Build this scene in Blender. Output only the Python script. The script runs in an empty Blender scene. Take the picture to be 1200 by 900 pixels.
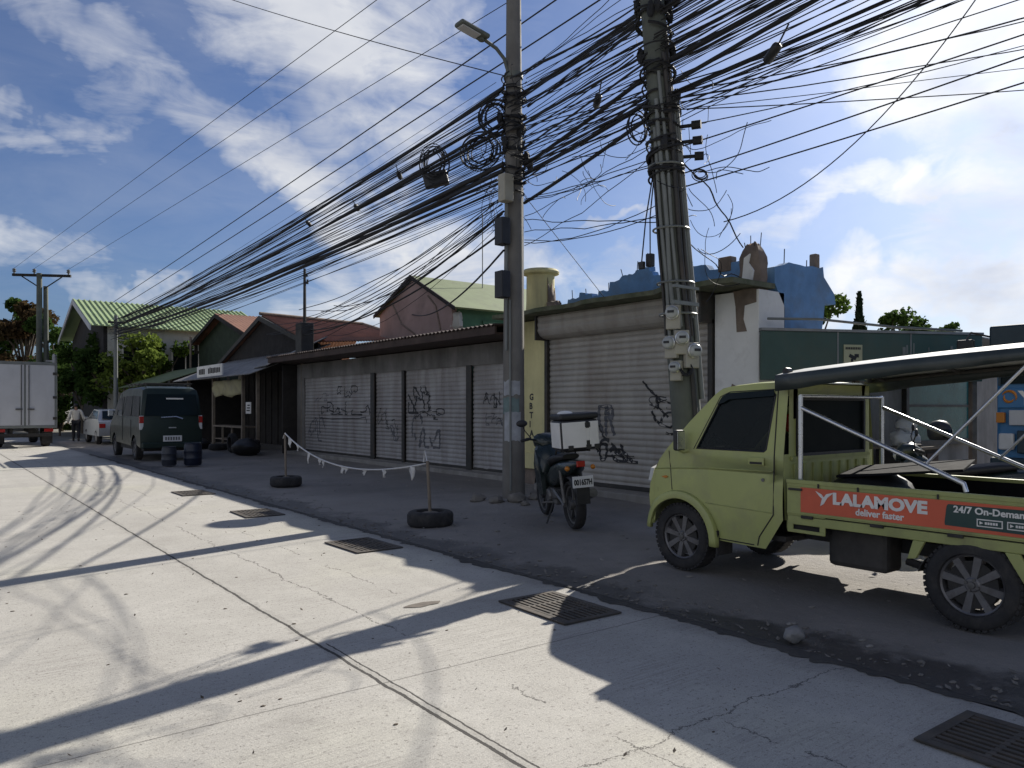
import bpy, bmesh, math, random
from mathutils import Vector, Matrix, noise, Quaternion
R = math.radians
PI = math.pi
S = bpy.context.scene
COL = S.collection
rnd = random.Random(7)

# ------------------------------------------------------------------ helpers
class G:
    """collects shapes; build() links them as ONE mesh object"""
    def __init__(self, off=(0, 0, 0)):
        self.v = []; self.f = []; self.off = Vector(off)
    def add(self, verts, faces):
        n = len(self.v)
        self.v += [Vector(p) for p in verts]
        self.f += [tuple(i + n for i in f) for f in faces]
    def box(self, x0, x1, y0, y1, z0, z1, M=None):
        vs = [(x, y, z) for x in (x0, x1) for y in (y0, y1) for z in (z0, z1)]
        if M is not None: vs = [M @ Vector(p) for p in vs]
        self.add(vs, [(0, 1, 3, 2), (4, 6, 7, 5), (0, 4, 5, 1), (2, 3, 7, 6), (0, 2, 6, 4), (1, 5, 7, 3)])
        return self
    def quad(self, a, b, c, d):
        self.add([a, b, c, d], [(0, 1, 2, 3)]); return self
    def slab(self, pts, t):
        """polygon (3-D points, planar) given thickness t along its normal"""
        P = [Vector(p) for p in pts]
        nrm = Vector((0, 0, 0))
        for i in range(len(P)):
            a, b = P[i], P[(i + 1) % len(P)]
            nrm += a.cross(b)
        nrm.normalize()
        Q = [p - nrm * t for p in P]
        n = len(P)
        self.add(P + Q, [tuple(range(n)), tuple(range(2 * n - 1, n - 1, -1))] +
                 [(i, i + n, (i + 1) % n + n, (i + 1) % n) for i in range(n)])
        return self
    def prism(self, yz, x0, x1):
        return self.ext([(x0, y, z) for y, z in yz], (x1 - x0, 0, 0))
    def ext(self, pts, d):
        P = [Vector(p) for p in pts]; d = Vector(d); n = len(P)
        Q = [p + d for p in P]
        self.add(P + Q, [tuple(range(n)), tuple(range(2 * n - 1, n - 1, -1))] +
                 [(i, i + n, (i + 1) % n + n, (i + 1) % n) for i in range(n)])
        return self
    def tube(self, pts, r, n=8, cap=True, closed=False):
        P = [Vector(p) for p in pts]
        m = len(P)
        rr = r if isinstance(r, (list, tuple)) else [r] * m
        rings = []
        up = None
        for i in range(m):
            if closed: t = P[(i + 1) % m] - P[i - 1]
            else: t = P[min(i + 1, m - 1)] - P[max(i - 1, 0)]
            if t.length < 1e-9: t = Vector((0, 0, 1))
            t.normalize()
            if up is None:
                up = Vector((0, 0, 1)) if abs(t.z) < .9 else Vector((1, 0, 0))
            a = t.cross(up)
            if a.length < 1e-6:
                a = t.cross(Vector((1, .2, 0)))
            a.normalize(); b = a.cross(t).normalized(); up = b
            rings.append([P[i] + (a * math.cos(2 * PI * k / n) + b * math.sin(2 * PI * k / n)) * rr[i] for k in range(n)])
        vs = [p for rg in rings for p in rg]
        fs = []
        for i in range(m if closed else m - 1):
            j = (i + 1) % m
            for k in range(n):
                fs.append((i * n + k, i * n + (k + 1) % n, j * n + (k + 1) % n, j * n + k))
        if cap and not closed:
            fs.append(tuple(range(n - 1, -1, -1)))
            fs.append(tuple((m - 1) * n + k for k in range(n)))
        self.add(vs, fs); return self
    def cyl(self, a, b, r, r2=None, n=16):
        return self.tube([a, b], [r, r if r2 is None else r2], n)
    def lathe(self, prof, c=(0, 0, 0), axis='z', n=24, closed=False):
        """prof: (radius, height) pairs; spun round an axis through c"""
        c = Vector(c); m = len(prof); vs = []
        for r, h in prof:
            for k in range(n):
                a = 2 * PI * k / n
                u, w = r * math.cos(a), r * math.sin(a)
                p = {'z': (u, w, h), 'x': (h, u, w), 'y': (w, h, u)}[axis]
                vs.append(c + Vector(p))
        fs = []
        for i in range(m if closed else m - 1):
            j = (i + 1) % m
            for k in range(n):
                fs.append((i * n + k, i * n + (k + 1) % n, j * n + (k + 1) % n, j * n + k))
        if not closed:
            if prof[0][0] > 1e-5: fs.append(tuple(range(n - 1, -1, -1)))
            if prof[-1][0] > 1e-5: fs.append(tuple((m - 1) * n + k for k in range(n)))
        self.add(vs, fs); return self
    def ball(self, c, r, n=12, m=8, s=(1, 1, 1)):
        c = Vector(c); vs = []; fs = []
        for i in range(m + 1):
            th = PI * i / m
            for k in range(n):
                a = 2 * PI * k / n
                vs.append(c + Vector((r * s[0] * math.sin(th) * math.cos(a), r * s[1] * math.sin(th) * math.sin(a), r * s[2] * math.cos(th))))
        for i in range(m):
            for k in range(n):
                fs.append((i * n + k, (i + 1) * n + k, (i + 1) * n + (k + 1) % n, i * n + (k + 1) % n))
        self.add(vs, fs); return self
    def lump(self, c, s, seed=0, n=10, m=7, amp=.25):
        i0 = len(self.v)
        self.ball(c, 1, n, m, s)
        c = Vector(c)
        for i in range(i0, len(self.v)):
            d = self.v[i] - c
            k = 1 + amp * noise.noise(Vector((d.x / max(s[0], .01), d.y / max(s[1], .01), d.z / max(s[2], .01))) * 1.7 + Vector((seed * 3.1, seed, 7)))
            self.v[i] = c + d * k
        return self
    def build(self, name, m, parent=None, bevel=0, smooth=None, M=None, recalc=True):
        me = bpy.data.meshes.new(name)
        V = [(M @ p if M is not None else p) - self.off for p in self.v]
        me.from_pydata([tuple(p) for p in V], [], self.f)
        bm = bmesh.new(); bm.from_mesh(me)
        bmesh.ops.remove_doubles(bm, verts=bm.verts, dist=1e-6)
        if recalc: bmesh.ops.recalc_face_normals(bm, faces=bm.faces)
        bm.to_mesh(me); bm.free()
        for mm in (m if isinstance(m, (list, tuple)) else [m]): me.materials.append(mm)
        if smooth is not None:
            for p in me.polygons: p.use_smooth = True
            me.set_sharp_from_angle(angle=R(smooth))
        o = bpy.data.objects.new(name, me); COL.objects.link(o)
        if parent is not None: o.parent = parent
        if bevel:
            b = o.modifiers.new('bevel', 'BEVEL'); b.width = bevel; b.segments = 2
            b.limit_method = 'ANGLE'; b.angle_limit = R(35); b.harden_normals = False
        return o

def tag(o, label=None, cat=None, group=None, kind=None):
    if label: o['label'] = label
    if cat: o['category'] = cat
    if group: o['group'] = group
    if kind: o['kind'] = kind
    return o
def thing(name, label, cat, loc=(0, 0, 0), rz=0, group=None):
    o = bpy.data.objects.new(name, None); COL.objects.link(o)
    o.empty_display_size = .2
    o.location = loc; o.rotation_euler = (0, 0, rz)
    return tag(o, label, cat, group)
def kids(o): return [c for c in list(o.children)]
def dup(root, loc=None, rz=None, label=None, group=None, cat=None):
    r = root.copy(); COL.objects.link(r)
    if loc is not None: r.location = loc
    if rz is not None: r.rotation_euler = (0, 0, rz)
    tag(r, label, cat, group)
    for ch in kids(root):
        c = ch.copy(); COL.objects.link(c); c.parent = r
        for g in kids(ch):
            d = g.copy(); COL.objects.link(d); d.parent = c
    return r

# ------------------------------------------------------------------ materials
def new_mat(name):
    m = bpy.data.materials.new(name); m.use_nodes = True
    nt = m.node_tree; b = nt.nodes['Principled BSDF']
    return m, nt, b
def N(nt, t, **kw):
    n = nt.nodes.new(t)
    for k, v in kw.items(): setattr(n, k, v)
    return n
def ramp(nt, src, p0, p1, c0=(0, 0, 0, 1), c1=(1, 1, 1, 1)):
    r = N(nt, 'ShaderNodeValToRGB')
    r.color_ramp.elements[0].position = p0; r.color_ramp.elements[1].position = p1
    r.color_ramp.elements[0].color = c0; r.color_ramp.elements[1].color = c1
    nt.links.new(src, r.inputs[0]); return r.outputs[0]
def mix(nt, fac, a, b, blend='MIX'):
    n = N(nt, 'ShaderNodeMix', data_type='RGBA', blend_type=blend)
    for sock, val in ((0, fac), (6, a), (7, b)):
        if hasattr(val, 'links'): nt.links.new(val, n.inputs[sock])
        else: n.inputs[sock].default_value = val if sock == 0 else (*val[:3], 1)
    return n.outputs[2]
def math_(nt, op, a, b=None, c=None, clamp=False):
    n = N(nt, 'ShaderNodeMath', operation=op); n.use_clamp = clamp
    for i, val in enumerate((a, b, c)):
        if val is None: continue
        if hasattr(val, 'links'): nt.links.new(val, n.inputs[i])
        else: n.inputs[i].default_value = val
    return n.outputs[0]
def nz(nt, co, scale, detail=4, rough=.55, dist=0, sc=None, col=False):
    if sc is not None:
        mp = N(nt, 'ShaderNodeMapping'); mp.inputs['Scale'].default_value = sc
        nt.links.new(co, mp.inputs[0]); co = mp.outputs[0]
    n = N(nt, 'ShaderNodeTexNoise'); n.inputs['Scale'].default_value = scale
    n.inputs['Detail'].default_value = detail; n.inputs['Roughness'].default_value = rough
    n.inputs['Distortion'].default_value = dist
    nt.links.new(co, n.inputs['Vector'])
    return n.outputs['Color' if col else 'Fac']
def sc3(c, k): return tuple(min(1, x * k) for x in c[:3])

def mat(name, col, rough=.75, metal=0, var=.18, scale=3, bump=0, bscale=40, dirt=None, damt=.5, dscale=2.5, streak=False, coat=0, spec=.5):
    m, nt, b = new_mat(name)
    tc = N(nt, 'ShaderNodeTexCoord').outputs['Object']
    f = ramp(nt, nz(nt, tc, scale, 6, .6), .3, .7)
    c = mix(nt, f, sc3(col, 1 - var), sc3(col, 1 + var))
    if dirt is not None:
        sc = (1, 1, .18) if streak else None
        d = ramp(nt, nz(nt, tc, dscale, 7, .65, .3, sc), .62 - .3 * damt, .62 + .12)
        d2 = math_(nt, 'MULTIPLY', d, min(1, damt * 1.3))
        c = mix(nt, d2, c, dirt)
    nt.links.new(c, b.inputs['Base Color'])
    rr = N(nt, 'ShaderNodeMapRange'); rr.inputs[3].default_value = max(.03, rough - .12); rr.inputs[4].default_value = min(1, rough + .12)
    nt.links.new(nz(nt, tc, scale * 3, 4), rr.inputs[0]); nt.links.new(rr.outputs[0], b.inputs['Roughness'])
    b.inputs['Metallic'].default_value = metal
    b.inputs['Specular IOR Level'].default_value = spec
    if coat: b.inputs['Coat Weight'].default_value = coat; b.inputs['Coat Roughness'].default_value = .12
    if bump:
        bp = N(nt, 'ShaderNodeBump'); bp.inputs['Strength'].default_value = bump; bp.inputs['Distance'].default_value = .01
        nt.links.new(nz(nt, tc, bscale, 5), bp.inputs['Height']); nt.links.new(bp.outputs[0], b.inputs['Normal'])
    return m
def leafmat(name, a, b2, scale=1.2):
    m, nt, b = new_mat(name)
    nt.nodes.remove(b)
    tc = N(nt, 'ShaderNodeTexCoord').outputs['Object']
    f = ramp(nt, nz(nt, tc, scale, 3), .35, .65)
    f2 = nz(nt, tc, 9, 2)
    c = mix(nt, f, a, b2); c = mix(nt, math_(nt, 'MULTIPLY', f2, .5), c, sc3(b2, 1.3))
    d = N(nt, 'ShaderNodeBsdfDiffuse'); t = N(nt, 'ShaderNodeBsdfTranslucent'); mx = N(nt, 'ShaderNodeMixShader')
    nt.links.new(c, d.inputs[0]); nt.links.new(c, t.inputs[0]); mx.inputs[0].default_value = .35
    nt.links.new(d.outputs[0], mx.inputs[1]); nt.links.new(t.outputs[0], mx.inputs[2])
    nt.links.new(mx.outputs[0], nt.nodes['Material Output'].inputs[0])
    return m

MUD = (.075, .065, .055)
DUST = (.16, .14, .115)
M = {}
M['lime'] = mat('lime_paint', (.385, .41, .145), .48, 0, .08, 2, .05, 60, dirt=(.24, .225, .14), damt=.5, dscale=2.2, coat=.12)
M['lime_frame'] = mat('lime_dusty_paint', (.335, .355, .13), .6, 0, .1, 3, 0, dirt=(.18, .17, .09), damt=.5, dscale=4)
M['black'] = mat('black_plastic', (.018, .018, .02), .5, 0, .3, 6)
M['rubber'] = mat('tyre_rubber', (.024, .023, .024), .85, 0, .3, 8, .4, 60, dirt=(.09, .08, .07), damt=.45, dscale=6)
M['rim'] = mat('dull_alloy', (.17, .165, .17), .45, .6, .2, 8, dirt=(.07, .06, .055), damt=.5, dscale=9)
M['chrome'] = mat('galvanised_tube', (.62, .63, .65), .3, .9, .08, 12)
M['glass'] = mat('tinted_glass', (.008, .014, .016), .10, 0, .1, 2, spec=.14)
M['glass_door'] = mat('door_glass_film', (.008, .014, .016), .10, 0, .1, 2, spec=.16); M['glass_door'].node_tree.nodes['Principled BSDF'].inputs['Alpha'].default_value = .78
M['glass_rear'] = mat('filmed_rear_glass', (.008, .012, .013), .45, 0, .1, 2, spec=.04)
M['tarp'] = mat('dark_tarpaulin', (.035, .045, .043), .38, 0, .25, 3, .3, 12, dirt=(.10, .10, .09), damt=.4)
M['orange'] = mat('orange_banner', (.62, .115, .055), .55, 0, .1, 2, dirt=(.34, .10, .06), damt=.3)
M['white'] = mat('white_print', (.74, .72, .68), .6, 0, .08, 4, dirt=(.45, .42, .38), damt=.3)
M['dgreen'] = mat('dark_green_print', (.018, .05, .045), .5, 0, .15, 3)
M['chassis'] = mat('muddy_chassis', (.03, .028, .026), .8, 0, .3, 5, dirt=(.08, .07, .06), damt=.5)
M['redlens'] = mat('red_lens', (.35, .015, .012), .2, 0, .1, 5)
M['amber'] = mat('amber_lens', (.5, .18, .02), .2, 0, .1, 5)
M['clear'] = mat('clear_lens', (.55, .55, .55), .12, 0, .1, 5)
M['shutter_a'] = mat('grey_shutter_steel', (.36, .345, .34), .55, .1, .14, 1.5, .15, 30, dirt=(.19, .165, .145), damt=.7, dscale=2.4, streak=True)
M['shutter_b'] = mat('beige_shutter_steel', (.40, .378, .345), .55, .1, .14, 1.5, .15, 30, dirt=(.27, .235, .20), damt=.7, dscale=2.2, streak=True)
M['ink'] = mat('spray_paint_black', (.02, .02, .022), .6, 0, .4, 5)
M['ink_faded'] = mat('faded_spray_paint', (.11, .11, .12), .8, 0, .4, 9)
M['steel_dark'] = mat('dark_steel_channel', (.05, .048, .045), .6, .3, .25, 4, dirt=(.10, .07, .05), damt=.4)
M['concrete'] = mat('weathered_concrete', (.27, .255, .235), .9, 0, .2, 2, .4, 25, dirt=(.11, .10, .085), damt=.55, dscale=1.7, streak=True)
M['beam'] = mat('stained_beam_concrete', (.20, .19, .18), .9, 0, .25, 2, .3, 25, dirt=(.07, .065, .055), damt=.55, dscale=1.3, streak=True)
M['fascia'] = mat('brown_fascia_board', (.055, .036, .030), .8, 0, .3, 2, .2, 20, dirt=(.10, .07, .055), damt=.4)
M['yellow'] = mat('faded_yellow_plaster', (.62, .56, .29), .85, 0, .12, 2, .3, 25, dirt=(.24, .22, .15), damt=.5, dscale=1.6, streak=True)
M['white_wall'] = mat('peeling_white_plaster', (.72, .71, .69), .9, 0, .08, 2, .3, 20, dirt=(.30, .27, .24), damt=.35, dscale=2)
M['bare'] = mat('bare_brown_cement', (.20, .155, .125), .95, 0, .3, 4, .6, 18, dirt=(.09, .075, .06), damt=.5)
M['blue_wall'] = mat('faded_blue_plaster', (.13, .26, .47), .9, 0, .18, 3, .5, 20, dirt=(.13, .16, .19), damt=.5, dscale=2.2)
M['moss'] = mat('mossy_slab', (.12, .125, .085), .95, 0, .4, 4, .6, 20, dirt=(.04, .06, .02), damt=.6, dscale=3)
M['green_sheet'] = mat('dark_green_metal_sheet', (.045, .085, .070), .5, .1, .2, 1.2, .1, 20, dirt=(.08, .08, .055), damt=.4, dscale=1.2)
M['wire'] = mat('black_cable_sheath', (.012, .012, .014), .7, 0, .2, 3)
M['pole'] = mat('weathered_pole', (.17, .16, .145), .85, .05, .2, 2, .3, 30, dirt=(.07, .06, .05), damt=.5, dscale=2, streak=True)
M['pole2'] = mat('greenish_pole', (.115, .125, .105), .85, .05, .2, 2, .3, 30, dirt=(.065, .06, .05), damt=.5, dscale=2, streak=True)
M['pvc'] = mat('grey_conduit', (.17, .18, .17), .5, 0, .12, 3, dirt=(.10, .10, .09), damt=.4)
M['rust'] = mat('rusty_roof_sheet', (.25, .12, .078), .85, .1, .25, 1.5, .2, 20, dirt=(.12, .05, .035), damt=.5, dscale=1)
M['wood'] = mat('old_dark_wood', (.026, .023, .022), .9, 0, .35, 3, .3, 20)
M['wood_post'] = mat('grey_timber', (.20, .165, .13), .9, 0, .25, 5, .3, 30)
M['sheet'] = mat('grey_roof_sheet', (.26, .26, .255), .6, .3, .2, 2, dirt=(.12, .09, .07), damt=.5)
M['pink'] = mat('pink_plaster', (.36, .26, .235), .9, 0, .12, 1.5, .3, 20, dirt=(.17, .13, .12), damt=.5, dscale=1)
M['green_roof'] = mat('green_roof_paint', (.15, .19, .085), .7, .1, .15, 1.5, dirt=(.10, .11, .06), damt=.4)
M['green_wall'] = mat('green_plaster', (.07, .16, .095), .9, 0, .2, 2)
M['cream'] = mat('pale_plaster', (.48, .47, .42), .9, 0, .12, 1.5, dirt=(.25, .23, .2), damt=.4)
M['dark_in'] = mat('dark_interior', (.02, .019, .018), .95, 0, .3, 2)
M['teal'] = mat('teal_shop_glass', (.03, .13, .13), .25, 0, .25, 2, dirt=(.12, .26, .25), damt=.35, spec=.2)
M['blue_body'] = mat('blue_vehicle_paint', (.03, .15, .33), .4, 0, .12, 2, coat=.2, dirt=(.06, .11, .17), damt=.3)
M['navy'] = mat('navy_panel', (.012, .03, .045), .35, 0, .2, 2)
M['van_paint'] = mat('dark_green_van_paint', (.018, .030, .025), .35, .1, .12, 2, coat=.1, spec=.3)
M['silver'] = mat('silver_paint', (.42, .42, .42), .35, .5, .08, 2, coat=.3)
M['box_white'] = mat('dirty_white_box_panel', (.50, .50, .51), .55, 0, .08, 1.5, dirt=(.28, .27, .26), damt=.35, dscale=1.2, streak=True)
M['drum_blue'] = mat('blue_plastic', (.004, .008, .024), .45, 0, .15, 3)
M['drum_grey'] = mat('grey_blue_plastic', (.022, .026, .038), .5, 0, .15, 3)
M['plate'] = mat('plate_white', (.62, .62, .62), .5, 0, .06, 5)
M['moto'] = mat('black_green_fairing', (.010, .018, .017), .3, 0, .2, 4, coat=.25)
M['engine'] = mat('engine_alloy', (.16, .155, .15), .5, .6, .25, 10, dirt=(.05, .045, .04), damt=.5)
M['seat'] = mat('black_vinyl', (.016, .016, .018), .55, 0, .2, 8)
M['cloth'] = mat('white_rag', (.58, .57, .56), .9, 0, .15, 8)
M['skin'] = mat('skin', (.25, .14, .09), .6, 0, .08, 5)
M['jacket'] = mat('pale_jacket', (.55, .53, .48), .9, 0, .12, 6)
M['pants'] = mat('dark_trousers', (.02, .02, .025), .9, 0, .2, 6)
M['hair'] = mat('black_hair', (.012, .01, .01), .6, 0, .2, 20)
M['rock'] = mat('pale_rock', (.26, .25, .24), .95, 0, .25, 8, .6, 25)
M['rubble'] = mat('broken_concrete', (.17, .155, .135), .95, 0, .3, 6, .6, 25)
M['pit_shade'] = mat('pit_shade', (.008, .008, .008), 1, 0, .1, 5)
M['grate'] = mat('iron_grate', (.075, .068, .06), .8, .3, .35, 6, .3, 30, dirt=(.13, .10, .075), damt=.6, dscale=9)
M['poster'] = mat('torn_grey_poster', (.34, .35, .37), .9, 0, .2, 6, dirt=(.17, .17, .17), damt=.4)
M['poster_teal'] = mat('torn_teal_poster', (.15, .21, .205), .9, 0, .25, 6, dirt=(.2, .2, .2), damt=.4)
M['beige_box'] = mat('beige_enamel', (.34, .32, .26), .6, 0, .15, 4)
M['sign_yellow'] = mat('pale_yellow_board', (.40, .40, .26), .7, 0, .12, 4, dirt=(.22, .22, .16), damt=.35)
M['tarp_yellow'] = mat('yellowed_tarpaulin', (.36, .33, .19), .8, 0, .2, 2, dirt=(.24, .22, .18), damt=.5)
M['sack'] = mat('white_woven_sack', (.62, .62, .62), .8, 0, .1, 9, .4, 60)
M['lamp'] = mat('lamp_housing', (.13, .14, .12), .6, .2, .15, 4)
M['bark'] = mat('bark', (.09, .07, .05), .95, 0, .3, 6, .6, 15)
M['leaf_dark'] = leafmat('leaf_dark', (.022, .045, .014), (.06, .10, .025))
M['leaf_mid'] = leafmat('leaf_mid', (.035, .07, .015), (.10, .15, .03))
M['leaf_light'] = leafmat('leaf_light', (.07, .11, .02), (.18, .23, .05))
M['leaf_red'] = leafmat('leaf_red', (.035, .035, .016), (.095, .06, .032), .7)
M['cypress'] = leafmat('leaf_cypress', (.012, .022, .014), (.03, .045, .025))

# ------------------------------------------------------------------ text
def text_geo(s, size, thick=.002, shear=0, bold=0, spacing=1.0):
    cu = bpy.data.curves.new('t', 'FONT'); cu.body = s; cu.size = size; cu.extrude = thick
    cu.shear = shear; cu.offset = bold; cu.space_character = spacing; cu.align_x = 'LEFT'; cu.resolution_u = 3
    ob = bpy.data.objects.new('t', cu); COL.objects.link(ob)
    bpy.context.view_layer.update()
    me = bpy.data.meshes.new_from_object(ob.evaluated_get(bpy.context.evaluated_depsgraph_get()))
    vs = [v.co.copy() for v in me.vertices]; fs = [tuple(p.vertices) for p in me.polygons]
    bpy.data.objects.remove(ob); bpy.data.curves.remove(cu); bpy.data.meshes.remove(me)
    return vs, fs
def text_on(g, s, size, origin, ex, ey, width=None, **kw):
    """letters in G g: origin = lower left, ex = reading direction, ey = up"""
    vs, fs = text_geo(s, size, **kw)
    ex = Vector(ex).normalized(); ey = Vector(ey).normalized(); ez = ex.cross(ey); o = Vector(origin)
    x0 = min(v.x for v in vs); x1 = max(v.x for v in vs)
    k = 1 if width is None else width / (x1 - x0)
    g.add([o + ex * (v.x - x0) * k + ey * v.y + ez * v.z for v in vs], fs)
    return g
# ------------------------------------------------------------------ camera
FX, HORIZ, CAM_H = 900.0, 478.0, 1.5
cam = bpy.data.cameras.new('camera'); co = bpy.data.objects.new('camera', cam); COL.objects.link(co)
co.location = (0, 0, CAM_H)
yaw = math.atan2(690, 900)
co.rotation_euler = (R(90), 0, -yaw)
cam.sensor_width = 36; cam.lens = 36 * FX / 1200
cam.shift_y = (HORIZ - 450) / 1200
cam.clip_start = .05; cam.clip_end = 2000
S.camera = co
CY, SY = math.cos(yaw), math.sin(yaw)
RIGHT = Vector((CY, -SY, 0)); FWD = Vector((SY, CY, 0))

# ------------------------------------------------------------------ light
EL = math.atan(.62); AZ = R(75)          # azimuth measured from +Y towards +X
sund = Vector((math.sin(AZ) * math.cos(EL), math.cos(AZ) * math.cos(EL), math.sin(EL)))
sl = bpy.data.lights.new('sun', 'SUN'); sl.energy = 5.0; sl.angle = R(.5); sl.color = (1, .945, .85)
so = bpy.data.objects.new('sun', sl); COL.objects.link(so)
so.rotation_euler = sund.to_track_quat('Z', 'Y').to_euler(); so.location = (0, 0, 30)

W = bpy.data.worlds.new('World'); S.world = W; W.use_nodes = True
nt = W.node_tree; nt.nodes.clear()
out = N(nt, 'ShaderNodeOutputWorld'); bg = N(nt, 'ShaderNodeBackground')
nt.links.new(bg.outputs[0], out.inputs[0])
sky = N(nt, 'ShaderNodeTexSky'); sky.sky_type = 'NISHITA'; sky.sun_disc = False
sky.sun_elevation = EL; sky.sun_rotation = AZ; sky.air_density = 1.0; sky.dust_density = 1.3; sky.ozone_density = 2.5
tc = N(nt, 'ShaderNodeTexCoord')
D = tc.outputs['Generated']
# warp the direction with noise so cloud edges break up
def vmath(op, a, b):
    n = N(nt, 'ShaderNodeVectorMath', operation=op)
    for i, val in enumerate((a, b)):
        if hasattr(val, 'links'): nt.links.new(val, n.inputs[i])
        else: n.inputs[i].default_value = val
    return n
nc = nz(nt, D, 5.0, 5, .6, .2, col=True)
w1 = vmath('SUBTRACT', nc, (.5, .5, .5)).outputs[0]
w1s = N(nt, 'ShaderNodeVectorMath', operation='SCALE'); nt.links.new(w1, w1s.inputs[0]); w1s.inputs['Scale'].default_value = .26
Dw = vmath('ADD', D, w1s.outputs[0]).outputs[0]
def blob(px, py, hw, hh, rot, weight, c=None):
    if c is None: c = (RIGHT * (px - 600) + Vector((0, 0, 1)) * (HORIZ - py) + FWD * FX).normalized()
    ex = Vector((0, 0, 1)).cross(c).normalized() * -1; ey = ex.cross(c).normalized()
    if ey.z < 0: ey = -ey
    a = R(rot)
    u = (ex * math.cos(a) + ey * math.sin(a)) * (FX / hw); v = (-ex * math.sin(a) + ey * math.cos(a)) * (FX / hh)
    du = vmath('DOT_PRODUCT', Dw, tuple(u)).outputs['Value']; dv = vmath('DOT_PRODUCT', Dw, tuple(v)).outputs['Value']
    q = math_(nt, 'ADD', math_(nt, 'MULTIPLY', du, du), math_(nt, 'MULTIPLY', dv, dv))
    s = math_(nt, 'SUBTRACT', 1.0, q, clamp=True)
    front = math_(nt, 'GREATER_THAN', vmath('DOT_PRODUCT', D, tuple(c)).outputs['Value'], 0.0)
    return math_(nt, 'MULTIPLY', math_(nt, 'MULTIPLY', s, weight), front)
BLOBS = [
    (395, 35, 165, 130, -20, 1.10), (470, 110, 110, 120, 0, .75), (370, 150, 90, 70, -50, .6),
    (330, 215, 270, 50, -20, .85), (480, 270, 190, 70, -18, .7),
    (140, 60, 130, 34, -30, .62), (215, 115, 70, 26, -35, .5),
    (15, 125, 110, 26, -12, .55), (0, 280, 130, 34, -8, .75), (130, 325, 150, 16, 4, .5),
    (510, 320, 210, 60, 8, 1.0), (640, 320, 90, 40, 0, .7), (738, 268, 46, 12, 0, .75),
    (1140, 35, 170, 105, 20, 1.1), (1075, 125, 90, 26, 10, .75), (1190, 110, 80, 60, 0, .8),
    (1090, 205, 190, 30, 15, .95), (1150, 180, 120, 30, 18, .9), (960, 240, 120, 14, 12, .5),
    (1120, 325, 190, 42, 8, .95), (1060, 365, 260, 30, 4, .75), (800, 350, 300, 44, 0, .5),
    (1450, 150, 320, 300, 0, .8), (1650, 350, 400, 120, 5, .8), (-300, 200, 260, 60, -15, .7), (-700, 120, 400, 150, 20, .8),
    (100, -300, 400, 160, 10, .7), (900, -350, 500, 200, 0, .6)]
tot = None
for bdef in BLOBS:
    b_ = blob(*bdef)
    tot = b_ if tot is None else math_(nt, 'MAXIMUM', tot, b_)
# unseen clouds added as fill light: azimuth from +Y, elevation, half size in degrees
for az, el, w_, h_ in ((205, 20, 34, 12), (245, 24, 34, 16), (285, 22, 26, 13), (230, 50, 22, 12), (220, 10, 40, 8), (300, 10, 30, 7)):
    c_ = Vector((math.sin(R(az)) * math.cos(R(el)), math.cos(R(az)) * math.cos(R(el)), math.sin(R(el))))
    tot = math_(nt, 'MAXIMUM', tot, blob(0, 0, FX * math.tan(R(w_)), FX * math.tan(R(h_)), 0, 1.15, c_))
# fibrous cloud detail, stretched along the wind
det = nz(nt, D, 7.0, 9, .62, .6, sc=(1.0, 1.7, 3.2))
det2 = nz(nt, D, 2.2, 3, .5, 0, sc=(1, 1, 2))
dens = math_(nt, 'ADD', tot, math_(nt, 'MULTIPLY', math_(nt, 'SUBTRACT', det, .5), 1.75))
dens = math_(nt, 'SUBTRACT', dens, .22)
dens = math_(nt, 'MULTIPLY', dens, 1.3, clamp=True)
thin = math_(nt, 'MULTIPLY', math_(nt, 'SUBTRACT', math_(nt, 'ADD', math_(nt, 'MULTIPLY', det2, .6), math_(nt, 'MULTIPLY', det, .4)), .40, clamp=True), .7)
dens = math_(nt, 'MAXIMUM', dens, thin)
dens = math_(nt, 'MULTIPLY', dens, .90)
# sunward sides of the thicker parts are whiter, thick bases greyer; brighter towards the sun
shade = ramp(nt, nz(nt, D, 4.0, 5, .55, .3, sc=(1, 1, 2.2)), .35, .62)
sunf = math_(nt, 'POWER', math_(nt, 'MAXIMUM', vmath('DOT_PRODUCT', D, tuple(sund)).outputs['Value'], 0.0), 6)
CLOUD_A, CLOUD_B = (8.6, 9.2, 10.8), (14.2, 14.3, 14.4)
cc = N(nt, 'ShaderNodeMix', data_type='RGBA')
nt.links.new(shade, cc.inputs[0]); cc.inputs[6].default_value = (*CLOUD_A, 1); cc.inputs[7].default_value = (*CLOUD_B, 1)
gain = math_(nt, 'ADD', math_(nt, 'MULTIPLY', sunf, .3), .78)
ccs = N(nt, 'ShaderNodeVectorMath', operation='SCALE'); nt.links.new(cc.outputs[2], ccs.inputs[0]); nt.links.new(gain, ccs.inputs['Scale'])
skg = N(nt, 'ShaderNodeVectorMath', operation='MULTIPLY'); nt.links.new(sky.outputs[0], skg.inputs[0]); skg.inputs[1].default_value = (.66, .80, 1.10); skyc = skg.outputs[0]
fin = N(nt, 'ShaderNodeMix', data_type='RGBA')
nt.links.new(dens, fin.inputs[0]); nt.links.new(skyc, fin.inputs[6]); nt.links.new(ccs.outputs[0], fin.inputs[7])
nt.links.new(fin.outputs[2], bg.inputs[0]); bg.inputs[1].default_value = .05

S.view_settings.view_transform = 'Standard'; S.view_settings.look = 'None'
S.view_settings.exposure = .60; S.view_settings.gamma = 1
S.view_settings.use_curve_mapping = False
S.render.engine = 'CYCLES'
S.cycles.use_denoising = True
S.cycles.max_bounces = 6; S.cycles.transparent_max_bounces = 8
S.cycles.sample_clamp_indirect = 6

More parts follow.
